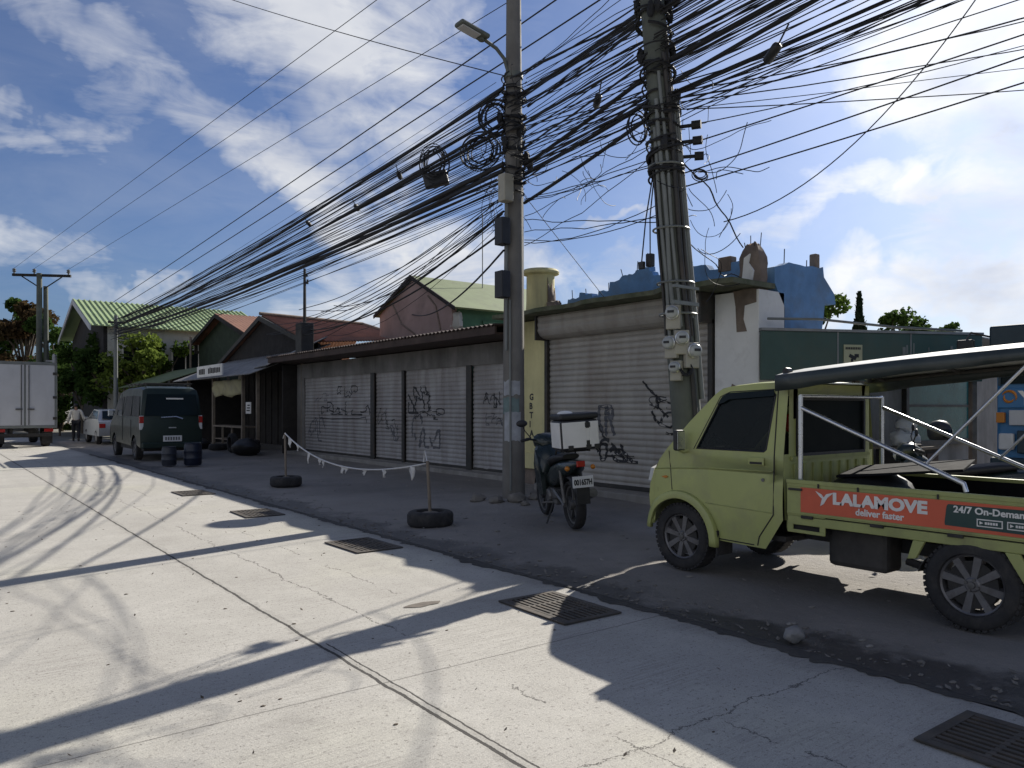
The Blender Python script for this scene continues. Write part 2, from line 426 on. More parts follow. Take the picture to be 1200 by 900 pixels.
# ------------------------------------------------------------------ ground, road
def ground_mat(name, c1, c2, c3, wet=False):
    m, nt, b = new_mat(name)
    tc = N(nt, 'ShaderNodeTexCoord').outputs['Object']
    n1 = ramp(nt, nz(nt, tc, .55, 7, .62, .4), .36, .66)
    n2 = ramp(nt, nz(nt, tc, 3.3, 8, .7, .3), .35, .7)
    c = mix(nt, n1, c1, c2); c = mix(nt, math_(nt, 'MULTIPLY', n2, .75), c, c3)
    sp = ramp(nt, nz(nt, tc, 38, 3, .6), .63, .70)
    c = mix(nt, math_(nt, 'MULTIPLY', sp, .6), c, sc3(c3, 1.9))
    nt.links.new(c, b.inputs['Base Color'])
    b.inputs['Roughness'].default_value = .9
    bp = N(nt, 'ShaderNodeBump'); bp.inputs['Strength'].default_value = .7; bp.inputs['Distance'].default_value = .02
    nt.links.new(nz(nt, tc, 14, 9, .7), bp.inputs['Height']); nt.links.new(bp.outputs[0], b.inputs['Normal'])
    return m
M['ground'] = ground_mat('far_ground', (.16, .15, .13), (.20, .19, .16), (.13, .125, .10))
M['soil'] = ground_mat('packed_soil', (.125, .118, .112), (.175, .165, .155), (.115, .108, .10))

def shoulder_mat():
    m, nt, b = new_mat('muddy_shoulder')
    tc = N(nt, 'ShaderNodeTexCoord').outputs['Object']
    sx = N(nt, 'ShaderNodeSeparateXYZ'); nt.links.new(tc, sx.inputs[0])
    n1 = ramp(nt, nz(nt, tc, .5, 7, .62, .4), .36, .66)
    n2 = ramp(nt, nz(nt, tc, 3.0, 8, .7, .3), .35, .72)
    c = mix(nt, n1, (.17, .156, .142), (.265, .245, .222)); c = mix(nt, math_(nt, 'MULTIPLY', n2, .6), c, (.165, .152, .14)); dust = ramp(nt, nz(nt, tc, .28, 6, .6, .5), .47, .62); c = mix(nt, math_(nt, 'MULTIPLY', dust, .55), c, (.31, .285, .255))
    # damp dark silt lying along the slab edge
    wob = math_(nt, 'MULTIPLY', math_(nt, 'SUBTRACT', nz(nt, tc, 1.6, 6, .65), .5), 1.5)
    edge = math_(nt, 'SUBTRACT', math_(nt, 'ADD', sx.outputs[0], wob), 4.25)
    silt = ramp(nt, edge, .38, .62, (1, 1, 1, 1), (0, 0, 0, 1))
    c = mix(nt, math_(nt, 'MULTIPLY', silt, .88), c, (.048, .045, .042))
    sp = ramp(nt, nz(nt, tc, 26, 4, .65), .64, .72)
    c = mix(nt, math_(nt, 'MULTIPLY', sp, .5), c, (.26, .25, .24))
    nt.links.new(c, b.inputs['Base Color'])
    rr = N(nt, 'ShaderNodeMapRange'); rr.inputs[3].default_value = .92; rr.inputs[4].default_value = .55
    nt.links.new(silt, rr.inputs[0]); nt.links.new(rr.outputs[0], b.inputs['Roughness'])
    bp = N(nt, 'ShaderNodeBump'); bp.inputs['Strength'].default_value = .8; bp.inputs['Distance'].default_value = .025
    nt.links.new(nz(nt, tc, 12, 9, .7), bp.inputs['Height']); nt.links.new(bp.outputs[0], b.inputs['Normal'])
    return m
M['shoulder'] = shoulder_mat()

def road_mat():
    m, nt, b = new_mat('broomed_concrete_road')
    tc = N(nt, 'ShaderNodeTexCoord').outputs['Object']
    sx = N(nt, 'ShaderNodeSeparateXYZ'); nt.links.new(tc, sx.inputs[0]); X, Y = sx.outputs[0], sx.outputs[1]
    big = ramp(nt, nz(nt, tc, .7, 8, .68, .3), .33, .68)
    c = mix(nt, big, (.35, .335, .305), (.475, .458, .42))
    tint = ramp(nt, nz(nt, tc, .35, 4, .5), .52, .68)
    c = mix(nt, math_(nt, 'MULTIPLY', tint, .45), c, (.45, .44, .31))
    # broom lines across the lane
    br = nz(nt, tc, 1.0, 5, .7, .15, sc=(2.2, 55, 1))
    brm = ramp(nt, br, .40, .55, (1, 1, 1, 1), (0, 0, 0, 1))
    br_on = ramp(nt, nz(nt, tc, 1.1, 4, .6), .42, .62)
    c = mix(nt, math_(nt, 'MULTIPLY', math_(nt, 'MULTIPLY', brm, br_on), .75), c, (.22, .205, .185))
    worn = ramp(nt, nz(nt, tc, 7, 6, .7, .2), .44, .62)
    c = mix(nt, math_(nt, 'MULTIPLY', worn, .40), c, (.30, .285, .26))
    track = ramp(nt, nz(nt, tc, 1.0, 5, .6, .1, sc=(1.5, .10, 1)), .48, .66)
    c = mix(nt, math_(nt, 'MULTIPLY', track, .28), c, (.24, .23, .21))
    oil = ramp(nt, nz(nt, tc, .95, 4, .6, .6), .64, .71)
    c = mix(nt, math_(nt, 'MULTIPLY', oil, .45), c, (.16, .15, .135))
    # pits, grit
    pit = math_(nt, 'MAXIMUM', ramp(nt, nz(nt, tc, 42, 3, .65), .575, .66), ramp(nt, nz(nt, tc, 20, 5, .75), .62, .68))
    c = mix(nt, math_(nt, 'MULTIPLY', pit, .85), c, (.11, .10, .09))
    gr = ramp(nt, nz(nt, tc, 150, 2, .6), .3, .7)
    c = mix(nt, .32, c, mix(nt, gr, (.18, .17, .155), (.72, .69, .62)))
    # sealed joints and cracks
    wob = math_(nt, 'MULTIPLY', math_(nt, 'SUBTRACT', nz(nt, tc, 2.6, 5, .7), .5), .05)
    wob2 = math_(nt, 'MULTIPLY', math_(nt, 'SUBTRACT', nz(nt, tc, 2.2, 7, .75), .5), .34)
    def line(coord, at, w, wb):
        return math_(nt, 'LESS_THAN', math_(nt, 'ABSOLUTE', math_(nt, 'SUBTRACT', math_(nt, 'ADD', coord, wb), at)), w)
    j = line(X, 1.985, .011, wob)
    near = math_(nt, 'LESS_THAN', Y, 4.6)
    j = math_(nt, 'MAXIMUM', j, math_(nt, 'MULTIPLY', line(X, 2.035, .006, wob), near))
    mody = math_(nt, 'FLOORED_MODULO', math_(nt, 'SUBTRACT', Y, 1.5), 4.5)
    tj = line(mody, 2.25, .006, math_(nt, 'MULTIPLY', wob, .6))
    j = math_(nt, 'MAXIMUM', j, math_(nt, 'MULTIPLY', tj, .55))
    brk = math_(nt, 'GREATER_THAN', nz(nt, tc, .9, 3, .6), .44)
    ck = math_(nt, 'MULTIPLY', line(X, 2.53, .0055, wob2), brk)
    ck2 = math_(nt, 'MULTIPLY', math_(nt, 'MULTIPLY', line(Y, 2.37, .005, wob2), math_(nt, 'GREATER_THAN', X, 1.99)), brk)
    ck3 = math_(nt, 'MULTIPLY', line(X, 3.05, .005, wob2), math_(nt, 'GREATER_THAN', nz(nt, tc, .8, 3, .6), .54))
    j = math_(nt, 'MAXIMUM', j, math_(nt, 'MULTIPLY', math_(nt, 'MAXIMUM', ck, math_(nt, 'MAXIMUM', ck2, ck3)), .8))
    halo = math_(nt, 'MULTIPLY', line(X, 1.99, .035, wob2), .25)
    c = mix(nt, halo, c, (.2, .19, .17))
    c = mix(nt, math_(nt, 'MULTIPLY', j, .92), c, (.035, .032, .03))
    # drifted soil along the slab edge
    ed = math_(nt, 'ADD', X, math_(nt, 'MULTIPLY', math_(nt, 'SUBTRACT', nz(nt, tc, 2.2, 6, .65), .5), .5))
    edm = ramp(nt, math_(nt, 'SUBTRACT', ed, 3.45), .52, .86)
    c = mix(nt, math_(nt, 'MULTIPLY', edm, .5), c, (.15, .14, .13))
    nt.links.new(c, b.inputs['Base Color']); b.inputs['Roughness'].default_value = .88
    b.inputs['Specular IOR Level'].default_value = .35
    bp = N(nt, 'ShaderNodeBump'); bp.inputs['Strength'].default_value = .55; bp.inputs['Distance'].default_value = .006
    h = math_(nt, 'ADD', math_(nt, 'MULTIPLY', br, 1.2), math_(nt, 'MULTIPLY', nz(nt, tc, 45, 5, .7), 1.0))
    h = math_(nt, 'SUBTRACT', h, math_(nt, 'MULTIPLY', j, 2.0))
    nt.links.new(h, bp.inputs['Height']); nt.links.new(bp.outputs[0], b.inputs['Normal'])
    return m
M['road'] = road_mat()

def struct(o): o['kind'] = 'structure'; return o
struct(G().quad((-600, -600, -.10), (600, -600, -.10), (600, 600, -.10), (-600, 600, -.10)).build('ground', M['ground']))
struct(G().box(-3.6, 4.27, -16, 110, -.3, 0).build('road', M['road'], bevel=.02))

KERB = 4.27
GRATES = [(3.80, 1.24), (3.78, 4.36), (3.80, 7.62), (3.76, 10.85), (3.76, 14.1)]
def sh_z(x, y):
    n = noise.noise(Vector((x * .5, y * .5, 0))) * .03 + noise.noise(Vector((x * 2.1, y * 2.1, 4))) * .012 + noise.noise(Vector((x * 6, y * 6, 9))) * .006
    z = -.02 + n
    e = max(0, min(1, (x - KERB) / .9)); z = -.035 * (1 - e) + z * e
    z += .10 * math.exp(-((x - 7.47) ** 2 + (y - 9.7) ** 2) / .5)      # soil heaped round the lamp pole
    if x > 9.2: z = z * max(0, 1 - (x - 9.2) / .4)
    # under the parked truck the soil is level
    if 5.2 < x < 7.3 and 1 < y < 5.3: z = min(z, 0.0) * .5
    return min(z, .13)
xs = [KERB - .06 + .13 * i for i in range(44)] + [10.0 + .8 * i for i in range(16)]
ys = [-10 + .5 * i for i in range(20)] + [.0 + .13 * i for i in range(130)] + [17 + .4 * i for i in range(60)]
g = G()
nx, ny = len(xs), len(ys)
g.add([(x, y, sh_z(x, y)) for y in ys for x in xs],
      [(j * nx + i, j * nx + i + 1, (j + 1) * nx + i + 1, (j + 1) * nx + i) for j in range(ny - 1) for i in range(nx - 1)])
struct(g.build('shoulder', M['shoulder'], smooth=60))
struct(G().box(-9, -3.6, -16, 110, -.3, .02).build('left_verge', M['soil']))

# ------------------------------------------------------------------ drain grates in the slab
def make_grate(loc, label):
    t = thing('drain_grate', label, 'drain grate', loc, rnd.uniform(-.04, .04), 'drain grates along the road edge')
    f = G(); a, b_ = .27, .40
    for (x0, x1, y0, y1) in ((-a, a, -b_, -b_ + .05), (-a, a, b_ - .05, b_), (-a, -a + .05, -b_ + .05, b_ - .05), (a - .05, a, -b_ + .05, b_ - .05)):
        f.box(x0, x1, y0, y1, .002, .014)
    f.build('frame', M['grate'], t, bevel=.003)
    bb = G()
    for i in range(9):
        x = -a + .072 + i * (2 * a - .144) / 8
        bb.box(x - .013, x + .013, -b_ + .05, b_ - .05, .003, .011)
    for y in (-.13, .13): bb.box(-a + .05, a - .05, y - .012, y + .012, .001, .0095)
    bb.build('bars', M['grate'], t)
    G().box(-a + .04, a - .04, -b_ + .04, b_ - .04, .0008, .0020).build('pit_shade_sheet', M['pit_shade'], t)  # thin black sheet, painted as the shade down in the drain
    return t
for i, (x, y) in enumerate(GRATES):
    make_grate((x, y, .002), ['iron drain grate in the slab nearest the camera, lower right corner of the photo',
                              'iron drain grate half in sun just left of the green truck',
                              'iron drain grate at the road edge beside the nearer barrier tyre',
                              'dark drain grate at the road edge in front of the farther barrier tyre',
                              'farthest dark drain grate at the road edge, towards the van'][i])
g = G()
for i in range(14):
    a = i / 14 * 2 * PI; r_ = .5 + .4 * noise.noise(Vector((i, 3, 1)))
g.add([(3.02 + .16 * math.cos(a) * (1 + .3 * noise.noise(Vector((math.cos(a), math.sin(a), 2)) * 2)), 5.06 + .055 * math.sin(a) * (1 + .4 * noise.noise(Vector((math.cos(a), math.sin(a), 5)) * 2)), .004) for a in [2 * PI * k / 24 for k in range(24)]], [tuple(range(24))])
M['stain'] = mat('brown_oil_stain', (.13, .11, .09), .85, 0, .3, 12)
struct(g.build('road_stain', M['stain']))

M['litter'] = mat('dull_litter', (.22, .205, .185), .9, 0, .5, 3)
# dark silt washed over the edge of the slab, ragged outline
g = G(); vs = []; n_ = 900
for i in range(n_ + 1):
    y = -2 + 30 * i / n_
    e = .03 + .13 * max(0, noise.noise(Vector((y * .9, 3, 1))) + .12) + .07 * noise.noise(Vector((y * 4.1, 8, 2))) + .05 * noise.noise(Vector((y * 13, 1, 5))) + .03 * noise.noise(Vector((y * 31, 1, 7)))
    vs += [(KERB - max(.005, e), y, .004), (KERB + .02, y, .012), (KERB + .10, y, -.03)]
g.add(vs, [(3 * i + k, 3 * i + k + 1, 3 * i + k + 4, 3 * i + k + 3) for i in range(n_) for k in range(2)])
M['silt'] = ground_mat('damp_silt', (.045, .042, .038), (.085, .078, .07), (.04, .037, .034))
struct(g.build('soil_spill', M['silt'], smooth=60))
# silt, chips and litter along the slab edge (uncountable)
r2 = random.Random(11)
def chips(n, xf, yf, smin, smax, mname, name):
    g = G()
    for i in range(n):
        y = yf(); x = xf(y); s = r2.uniform(smin, smax); a = r2.uniform(0, PI)
        z = (sh_z(x, y) if x > KERB else 0)
        if r2.random() < .5:
            g.lump((x, y, z + s * .12), (s, s * r2.uniform(.4, .9), s * .3), i, 6, 4, .5)
        else:
            c_, s_ = math.cos(a) * s, math.sin(a) * s
            g.add([(x - c_, y - s_, z + .006), (x + s_ * .6, y - c_ * .6, z + .012), (x + c_, y + s_, z + .02), (x - s_ * .5, y + c_ * .5, z + .01)], [(0, 1, 2, 3)])
    o = g.build(name, M[mname]); tag(o, kind='stuff'); return o
o = chips(800, lambda y: KERB + .02 + abs(r2.gauss(0, .30)), lambda: 1 + 17 * r2.random() ** 1.3, .007, .030, 'rubble', 'gravel')
o['label'] = 'loose grey gravel and chips lying along the slab edge'; o['category'] = 'gravel'
o = chips(340, lambda y: KERB + .1 + 5 * r2.random() ** 1.6, lambda: 2 + 20 * r2.random(), .010, .04, 'litter', 'litter')
o['label'] = 'scraps of pale litter scattered over the dirt shoulder'; o['category'] = 'litter'
o = chips(160, lambda y: .2 + 3.9 * r2.random(), lambda: 1.5 + 12 * r2.random(), .006, .016, 'bark', 'leaf_litter')
o['label'] = 'tiny dry leaves and grit scattered on the concrete road'; o['category'] = 'leaf litter'
tag(G().lump((4.51, 2.86, .02), (.085, .06, .05), 3, 12, 8, .35).build('rock', M['rock'], smooth=50), 'single pale rock on the dark silt beside the truck', 'rock')
for i, (x, y, s) in enumerate(((7.30, 9.40, .16), (7.02, 9.55, .12), (7.62, 9.36, .10), (6.95, 9.95, .13), (7.25, 9.13, .08), (7.85, 9.6, .12))):
    tag(G().lump((x, y, sh_z(x, y) + s * .25), (s, s * .8, s * .6), i + 5, 10, 7, .4).build('rubble_chunk', M['rubble'], smooth=40),
        'broken concrete chunk heaped at the foot of the lamp pole', 'rubble', 'rubble round the lamp pole')
# ------------------------------------------------------------------ corrugated shutters with graffiti
PITCH = .105
def sh_x(z, A=.030, p=PITCH):
    return -A * abs(math.sin(PI * (z / p))) ** .45
def shutter_geo(g, X, y0, y1, z0, z1, A=.030, p=PITCH, sag=0):
    n = int((z1 - z0) / p * 8); ny = 10
    vs = []
    for i in range(n + 1):
        z = z0 + (z1 - z0) * i / n
        for k in range(ny + 1):
            y = y0 + (y1 - y0) * k / ny
            dx = .012 * noise.noise(Vector((y * .9, z * 1.3, X))) + .004 * noise.noise(Vector((y * 4, z * .5, X)))
            vs.append((X + sh_x(z, A, p) + dx, y, z))
    m = ny + 1
    g.add(vs, [(i * m + k, i * m + k + 1, (i + 1) * m + k + 1, (i + 1) * m + k) for i in range(n) for k in range(ny)])
def on_shutter(X, y, z, A=.030, p=PITCH):
    dx = .012 * noise.noise(Vector((y * .9, z * 1.3, X))) + .004 * noise.noise(Vector((y * 4, z * .5, X)))
    return (X + sh_x(z, A, p) + dx - .0045, y, z)
def stroke(g, pts, w, fn):
    """spray-paint line laid on a surface: fn(y, z) -> 3-D point; pts in (y, z)"""
    # smooth the polyline
    P = []
    for i in range(len(pts) - 1):
        a, b = pts[i], pts[i + 1]; L = math.hypot(b[0] - a[0], b[1] - a[1]); m = max(2, int(L / .014))
        for k in range(m): P.append((a[0] + (b[0] - a[0]) * k / m, a[1] + (b[1] - a[1]) * k / m))
    P.append(pts[-1])
    vs = []; fs = []
    for i, (y, z) in enumerate(P):
        a = P[max(0, i - 1)]; b = P[min(len(P) - 1, i + 1)]
        ty, tz = b[0] - a[0], b[1] - a[1]; L = math.hypot(ty, tz) or 1
        ww = w * (.8 + .35 * noise.noise(Vector((y * 5, z * 5, 1)))) / 2
        vs += [fn(y - tz / L * ww, z + ty / L * ww), fn(y + tz / L * ww, z - ty / L * ww)]
    for i in range(len(P) - 1): fs.append((2 * i, 2 * i + 1, 2 * i + 3, 2 * i + 2))
    g.add(vs, fs)
def arc(cy, cz, ry, rz, a0, a1, n=12):
    return [(cy + ry * math.cos(R(a0 + (a1 - a0) * i / n)), cz + rz * math.sin(R(a0 + (a1 - a0) * i / n))) for i in range(n + 1)]
def tagword(seed, y0, z0, w, h, n):
    """illegible tag strokes running towards -y (the viewer's right)"""
    r = random.Random(seed); out = []
    cw = w / n
    for i in range(n):
        y = y0 - i * cw; k = r.randrange(4); j = lambda s: r.uniform(-s, s) * h * 3
        if k < 4:
            pts = [(y + j(.05), z0 + h * r.uniform(0, .4))]; a = r.uniform(0, 6.28)
            for q in range(r.randint(9, 16)):
                a += r.gauss(.25, .75); pts.append((min(y + cw * .3, max(y - cw * 1.3, pts[-1][0] + math.cos(a) * cw * .32)), min(z0 + h * 1.15, max(z0 - h * .15, pts[-1][1] + math.sin(a) * h * .3))))
            out += [pts]
            if r.random() < .5: out += [[(y, z0 + h * r.random()), (y - cw * .9, z0 + h * r.random())]]
            continue
        if k == 0: out += [[(y + j(.02), z0 + j(.04)), (y - cw * .1, z0 + h), (y - cw * .5, z0 + h * .35), (y - cw * .8, z0 + h * (1 + j(.15))), (y - cw * .85, z0 + j(.05))]]
        elif k == 1: out += [arc(y - cw * .45, z0 + h * .5, cw * .4, h * .5, 40, 330), [(y - cw * .1, z0 + h * .45), (y - cw * .6, z0 + h * .45)]]
        elif k == 2: out += [[(y, z0), (y - cw * .05, z0 + h)], [(y, z0 + h * .98), (y - cw * .75, z0 + h * 1.05)], [(y, z0 + h * .5), (y - cw * .6, z0 + h * .52)], [(y, z0), (y - cw * .8, z0 + h * .03)]]
        elif k == 3: out += [[(y, z0), (y - cw * .4, z0 + h * 1.1), (y - cw * .8, z0 - h * .1)], [(y - cw * .15, z0 + h * .4), (y - cw * .7, z0 + h * .38)]]
        elif k == 4: out += [arc(y - cw * .35, z0 + h * .72, cw * .34, h * .28, -90, 130) + arc(y - cw * .35, z0 + h * .25, cw * .36, h * .26, 90, -140)]
        else: out += [[(y, z0 + h), (y - cw * .45, z0), (y - cw * .9, z0 + h * 1.1)], [(y - cw * .2, z0 + h * .2), (y - cw * .8, z0 + h * .8)]]
    return out

# ------------------------------------------------------------------ row of shutter shops
A = thing('shop_row', 'low grey row of roller-shutter shops with a brown fascia behind the lamp pole', 'building', (9.9, 18.4, 0))
OA = (9.9, 18.4, 0)
g = G(OA)
for y0, y1 in ((12.2, 12.55), (24.02, 24.6)): g.box(9.86, 10.06, y0, y1, 0, 2.46)
g.box(9.86, 10.06, 12.2, 24.6, 2.46, 2.93)
g.box(10.06, 15.0, 24.42, 24.6, 0, 2.93); g.box(14.85, 15.0, 12.2, 24.4, 0, 2.93); g.box(10.06, 14.85, 12.2, 12.36, 0, 2.93)
g.build('wall', M['beam'], A, bevel=.008)
g = G(OA); g.box(9.86, 9.885, 12.56, 24.0, .02, .10); g.box(9.5, 9.858, 12.2, 24.6, -.1, .09)
g.build('door_step', M['concrete'], A, bevel=.02)
g = G(OA); g.ext([(8.89, 12.15, 2.95), (8.89, 12.15, 3.12), (8.94, 12.15, 3.12), (8.94, 12.15, 2.95)], (0, 12.5, 0))
g.box(8.94, 9.9, 12.15, 24.65, 2.955, 2.99)
g.build('fascia', M['fascia'], A, bevel=.006)
def corr_roof(g, p00, p01, p10, p11, n, amp=.018, t=.02):
    """corrugated sheet: p00->p01 along the ribs' repeat, p00->p10 down the ribs"""
    p00, p01, p10, p11 = map(Vector, (p00, p01, p10, p11))
    nr = (p01 - p00).cross(p10 - p00).normalized()
    if nr.z < 0: nr = -nr
    m = n * 4; vs = []
    for s in (0, -t):
        for i in range(m + 1):
            u = i / m; h = nr * (amp * math.sin(u * n * 2 * PI) + s)
            vs += [p00.lerp(p01, u) + h, p10.lerp(p11, u) + h]
    k = 2 * (m + 1); fs = []
    for i in range(m):
        a = 2 * i
        fs += [(a, a + 2, a + 3, a + 1), (k + a, k + a + 1, k + a + 3, k + a + 2)]
        fs += [(a, k + a, k + a + 2, a + 2), (a + 1, a + 3, k + a + 3, k + a + 1)]
    fs += [(0, 1, k + 1, k), (2 * m, k + 2 * m, k + 2 * m + 1, 2 * m + 1)]
    g.add(vs, fs)
g = G(OA); corr_roof(g, (8.85, 12.1, 3.14), (8.85, 24.7, 3.14), (15.1, 12.1, 3.42), (15.1, 24.7, 3.42), 80)
g.build('roof', M['fascia'], A, smooth=60)
for y, w in ((14.46, .10), (17.48, .06), (19.18, .11)): G(OA).box(9.835, 9.875, y - w, y + w, .09, 2.47).build('shutter_channel', M['steel_dark'], A, bevel=.004)
SH = [(12.56, 14.36), (14.56, 17.42), (17.54, 19.07), (19.29, 24.0)]
TAGS = [[(31, 13.9, 1.55, .8, .26, 4, .022), (32, 13.8, 1.15, .75, .2, 4, .018)],
        [(41, 17.3, 1.45, 1.5, .5, 4, .045), (42, 17.0, .62, 1.1, .6, 3, .055), (43, 16.9, 1.25, 1.3, .2, 5, .02)],
        [(51, 18.95, 1.0, 1.1, .42, 4, .02), (52, 18.2, .68, .55, .3, 3, .03)],
        [(61, 22.6, 1.35, 3.0, .28, 7, .035), (62, 23.6, .55, 1.3, .55, 3, .05), (63, 21.6, 1.85, 1.3, .25, 4, .028), (64, 23.2, 1.75, 1.0, .18, 4, .016)]]
for (y0, y1), tg in zip(SH, TAGS):
    g = G(OA); shutter_geo(g, 9.93, y0, y1, .10, 2.46)
    s = g.build('roller_shutter', M['shutter_a'], A, smooth=70)
    for q_, (sd, yy, zz, w, h, n, lw) in enumerate(tg):
        g = G(OA)
        for st in tagword(sd, yy, zz, w, h, n): stroke(g, st, lw * 1.5, lambda y, z: on_shutter(9.93, y, z))
        g.build('graffiti', M['ink' if q_ % 2 == 0 else 'ink_faded'], s, recalc=False)
    g = G(OA)
    if y0 == 19.29:
        stroke(g, [(22.9, 1.30), (22.85, 1.18), (22.0, 1.16), (20.1, 1.2), (19.7, 1.24), (19.62, 1.08)], .03, lambda y, z: on_shutter(9.93, y, z)); g.build('graffiti', M['ink'], s, recalc=False)
    g = G(OA); g.box(9.895, 9.925, y0 + .02, y1 - .02, .10, .16); g.build('bottom_bar', M['steel_dark'], s)

# ------------------------------------------------------------------ yellow corner shop, half demolished upstairs
B = thing('corner_shop', 'half-demolished shop with a yellow column, wide beige shutter and broken blue upper wall', 'building', (9.65, 9.4, 0))
OB = (9.65, 9.4, 0)
def jag(pts, step=.16, amp=.05, seed=0):
    r = random.Random(seed); out = []
    for i in range(len(pts) - 1):
        a, b = Vector(pts[i]), Vector(pts[i + 1]); n = max(1, int((b - a).length / step))
        for k in range(n):
            p = a.lerp(b, k / n)
            if 0 < k: p += Vector((r.uniform(-.3, .3) * step, r.uniform(-amp, amp)))
            out.append((p.x, p.y))
    out.append(tuple(pts[-1])); return out
def steps(pts, seed):
    """torn masonry: the outline follows block courses, with chipped corners"""
    r = random.Random(seed); out = []
    for i in range(len(pts) - 1):
        (a0, b0), (a1, b1) = pts[i], pts[i + 1]; n = max(1, round(abs(a1 - a0) / .2))
        for k in range(n):
            a = a0 + (a1 - a0) * k / n; an = a0 + (a1 - a0) * (k + 1) / n; b_ = b0 + (b1 - b0) * (k + .5) / n
            b_ = round(b_ / .09) * .09 + r.choice((0, 0, 0, .05, -.06)); d = (an - a)
            out += [(a + d * r.uniform(0, .12), b_ + r.uniform(-.012, .012)), (a + d * r.uniform(.4, .6), b_ + r.uniform(-.02, .02)), (an - d * r.uniform(.02, .2), b_ + r.uniform(-.015, .015))]
    return out
# column: plain shaft with a flared bracket at the top (y, z outline)
g = G(OB)
g.ext([(9.55, 11.4, .42), (9.55, 12.1, .42), (9.55, 12.1, 2.35), (9.55, 12.28, 2.75), (9.55, 12.28, 3.22), (9.55, 11.4, 3.22)], (.45, 0, 0))
g.box(9.5, 10.02, 11.36, 12.14, .30, .62)
g.build('column', M['yellow'], B, bevel=.015)
G(OB).box(9.56, 9.98, 11.42, 12.06, -.05, .30).build('column_base', M['bare'], B, bevel=.02)
text_z = 1.66
for ch in 'GBTIA':
    text_on(G_ := G(OB), ch, .17, (9.548, 11.88, text_z), (0, -1, 0), (0, 0, 1), thick=.002, bold=.006); text_z -= .18; G_.build('graffiti_letter', M['ink'], B)
for y0 in (11.31, 7.42): G(OB).box(9.52, 9.60, y0, y0 + .085, .08, 2.85).build('shutter_channel', M['steel_dark'], B, bevel=.004)
g = G(OB); shutter_geo(g, 9.62, 7.5, 11.31, .10, 2.90, .032)
s = g.build('roller_shutter', M['shutter_b'], B, smooth=70)
g = G(OB); fn = lambda y, z: on_shutter(9.62, y, z, .032)
for st in ([(8.9, 1.95), (8.75, 1.8), (8.5, 1.62), (8.2, 1.55)], [(8.6, 1.72), (8.55, 1.5), (8.35, 1.35)], [(8.7, 1.45), (8.62, 1.3), (8.5, 1.22), (8.3, 1.18), (8.1, 1.3)], arc(8.3, 1.25, .2, .18, 0, 300),
           [(10.0, 1.25), (9.85, 1.0), (9.7, .9)], [(9.9, .75), (9.4, .78)], [(9.85, .65), (9.1, .66)], [(10.05, 1.15), (9.95, .75)]):
    stroke(g, st, .05, fn)
g.build('graffiti', M['ink'], s, recalc=False); g = G(OB)
for sd, yy, zz, w, h, n, lw in ((71, 8.75, 1.5, .8, .16, 4, .02), (72, 9.95, .62, .9, .3, 3, .07), (73, 9.9, .95, .35, .5, 2, .09)):
    g = G(OB)
    for st in tagword(sd, yy, zz, w, h, n): stroke(g, st, lw, fn)
    g.build('graffiti', M['ink' if sd != 73 else 'ink_faded'], s, recalc=False)
g = G(OB); g.box(9.57, 9.615, 7.52, 11.29, .10, .17); g.build('bottom_bar', M['steel_dark'], s)
# roller housing, ribbed, rounded underneath
prof = [(9.62, 3.24), (9.30, 3.24), (9.285, 3.2), (9.30, 3.14), (9.283, 3.08), (9.30, 3.02), (9.283, 2.97), (9.31, 2.92), (9.35, 2.87), (9.42, 2.83), (9.52, 2.81), (9.62, 2.81)]
g = G(OB); g.ext([(x, 7.46, z) for x, z in prof], (0, 3.86, 0)); g.build('roller_housing', M['shutter_b'], B, bevel=.004)
for y0 in (11.321, 7.42): G(OB).box(9.25, 9.62, y0, y0 + .039, 2.79, 3.245).build('housing_end', M['steel_dark'], B)
# white peeling pillar and its broken stump
G(OB).box(9.56, 10.2, 6.62, 7.40, -.05, 3.22).build('pillar', M['white_wall'], B, bevel=.012)
g = G(OB)
g.ext([(9.555, y, z) for y, z in [(7.06, 3.23), (7.02, 3.0), (7.0, 2.62), (6.82, 2.62), (6.88, 2.8), (6.86, 3.0), (6.66, 3.03), (6.66, 3.23)]], (.004, 0, 0))
g.build('bare_patch', M['bare'], B); g = G(OB)
g.ext([(9.553, y, z) for y, z in [(7.10, 1.80), (7.08, 1.86), (6.88, 1.76), (6.78, 1.76), (6.78, 1.70), (6.9, 1.70)]], (.006, 0, 0))
g.build('bare_patch', M['bare'], B)
g = G(OB); bv = []
for k in range(8):
    z = 3.225 + .10 * k; w = .175 + .02 * noise.noise(Vector((k * 1.3, 2, 5))) - .10 * max(0, (k - 5) / 2) ** 1.5
    for a in range(12):
        q = 2 * PI * a / 12; sq = 1 / max(abs(math.cos(q)), abs(math.sin(q))) ** .7
        j = 1 + .16 * noise.noise(Vector((math.cos(q) * 2, math.sin(q) * 2, z * 4)))
        bv.append((9.76 + w * sq * j * math.cos(q), 6.86 + w * sq * j * math.sin(q), z + (.07 * noise.noise(Vector((q * 3, 1, 1))) if k > 5 else 0)))
g.add(bv, [(i * 12 + k, i * 12 + (k + 1) % 12, (i + 1) * 12 + (k + 1) % 12, (i + 1) * 12 + k) for i in range(7) for k in range(12)] + [tuple(range(84, 96))])
stump = g.build('broken_stump', M['bare'], B, smooth=35)
g = G(OB)
for dx, dy in ((-.08, -.08), (.08, -.06), (.06, .08), (-.07, .07)): g.tube([(9.76 + dx, 6.86 + dy, 3.8), (9.76 + dx * 1.3, 6.86 + dy * 1.2, 4.02 + dx)], .007, 5)
g.build('rebar', M['steel_dark'], stump)
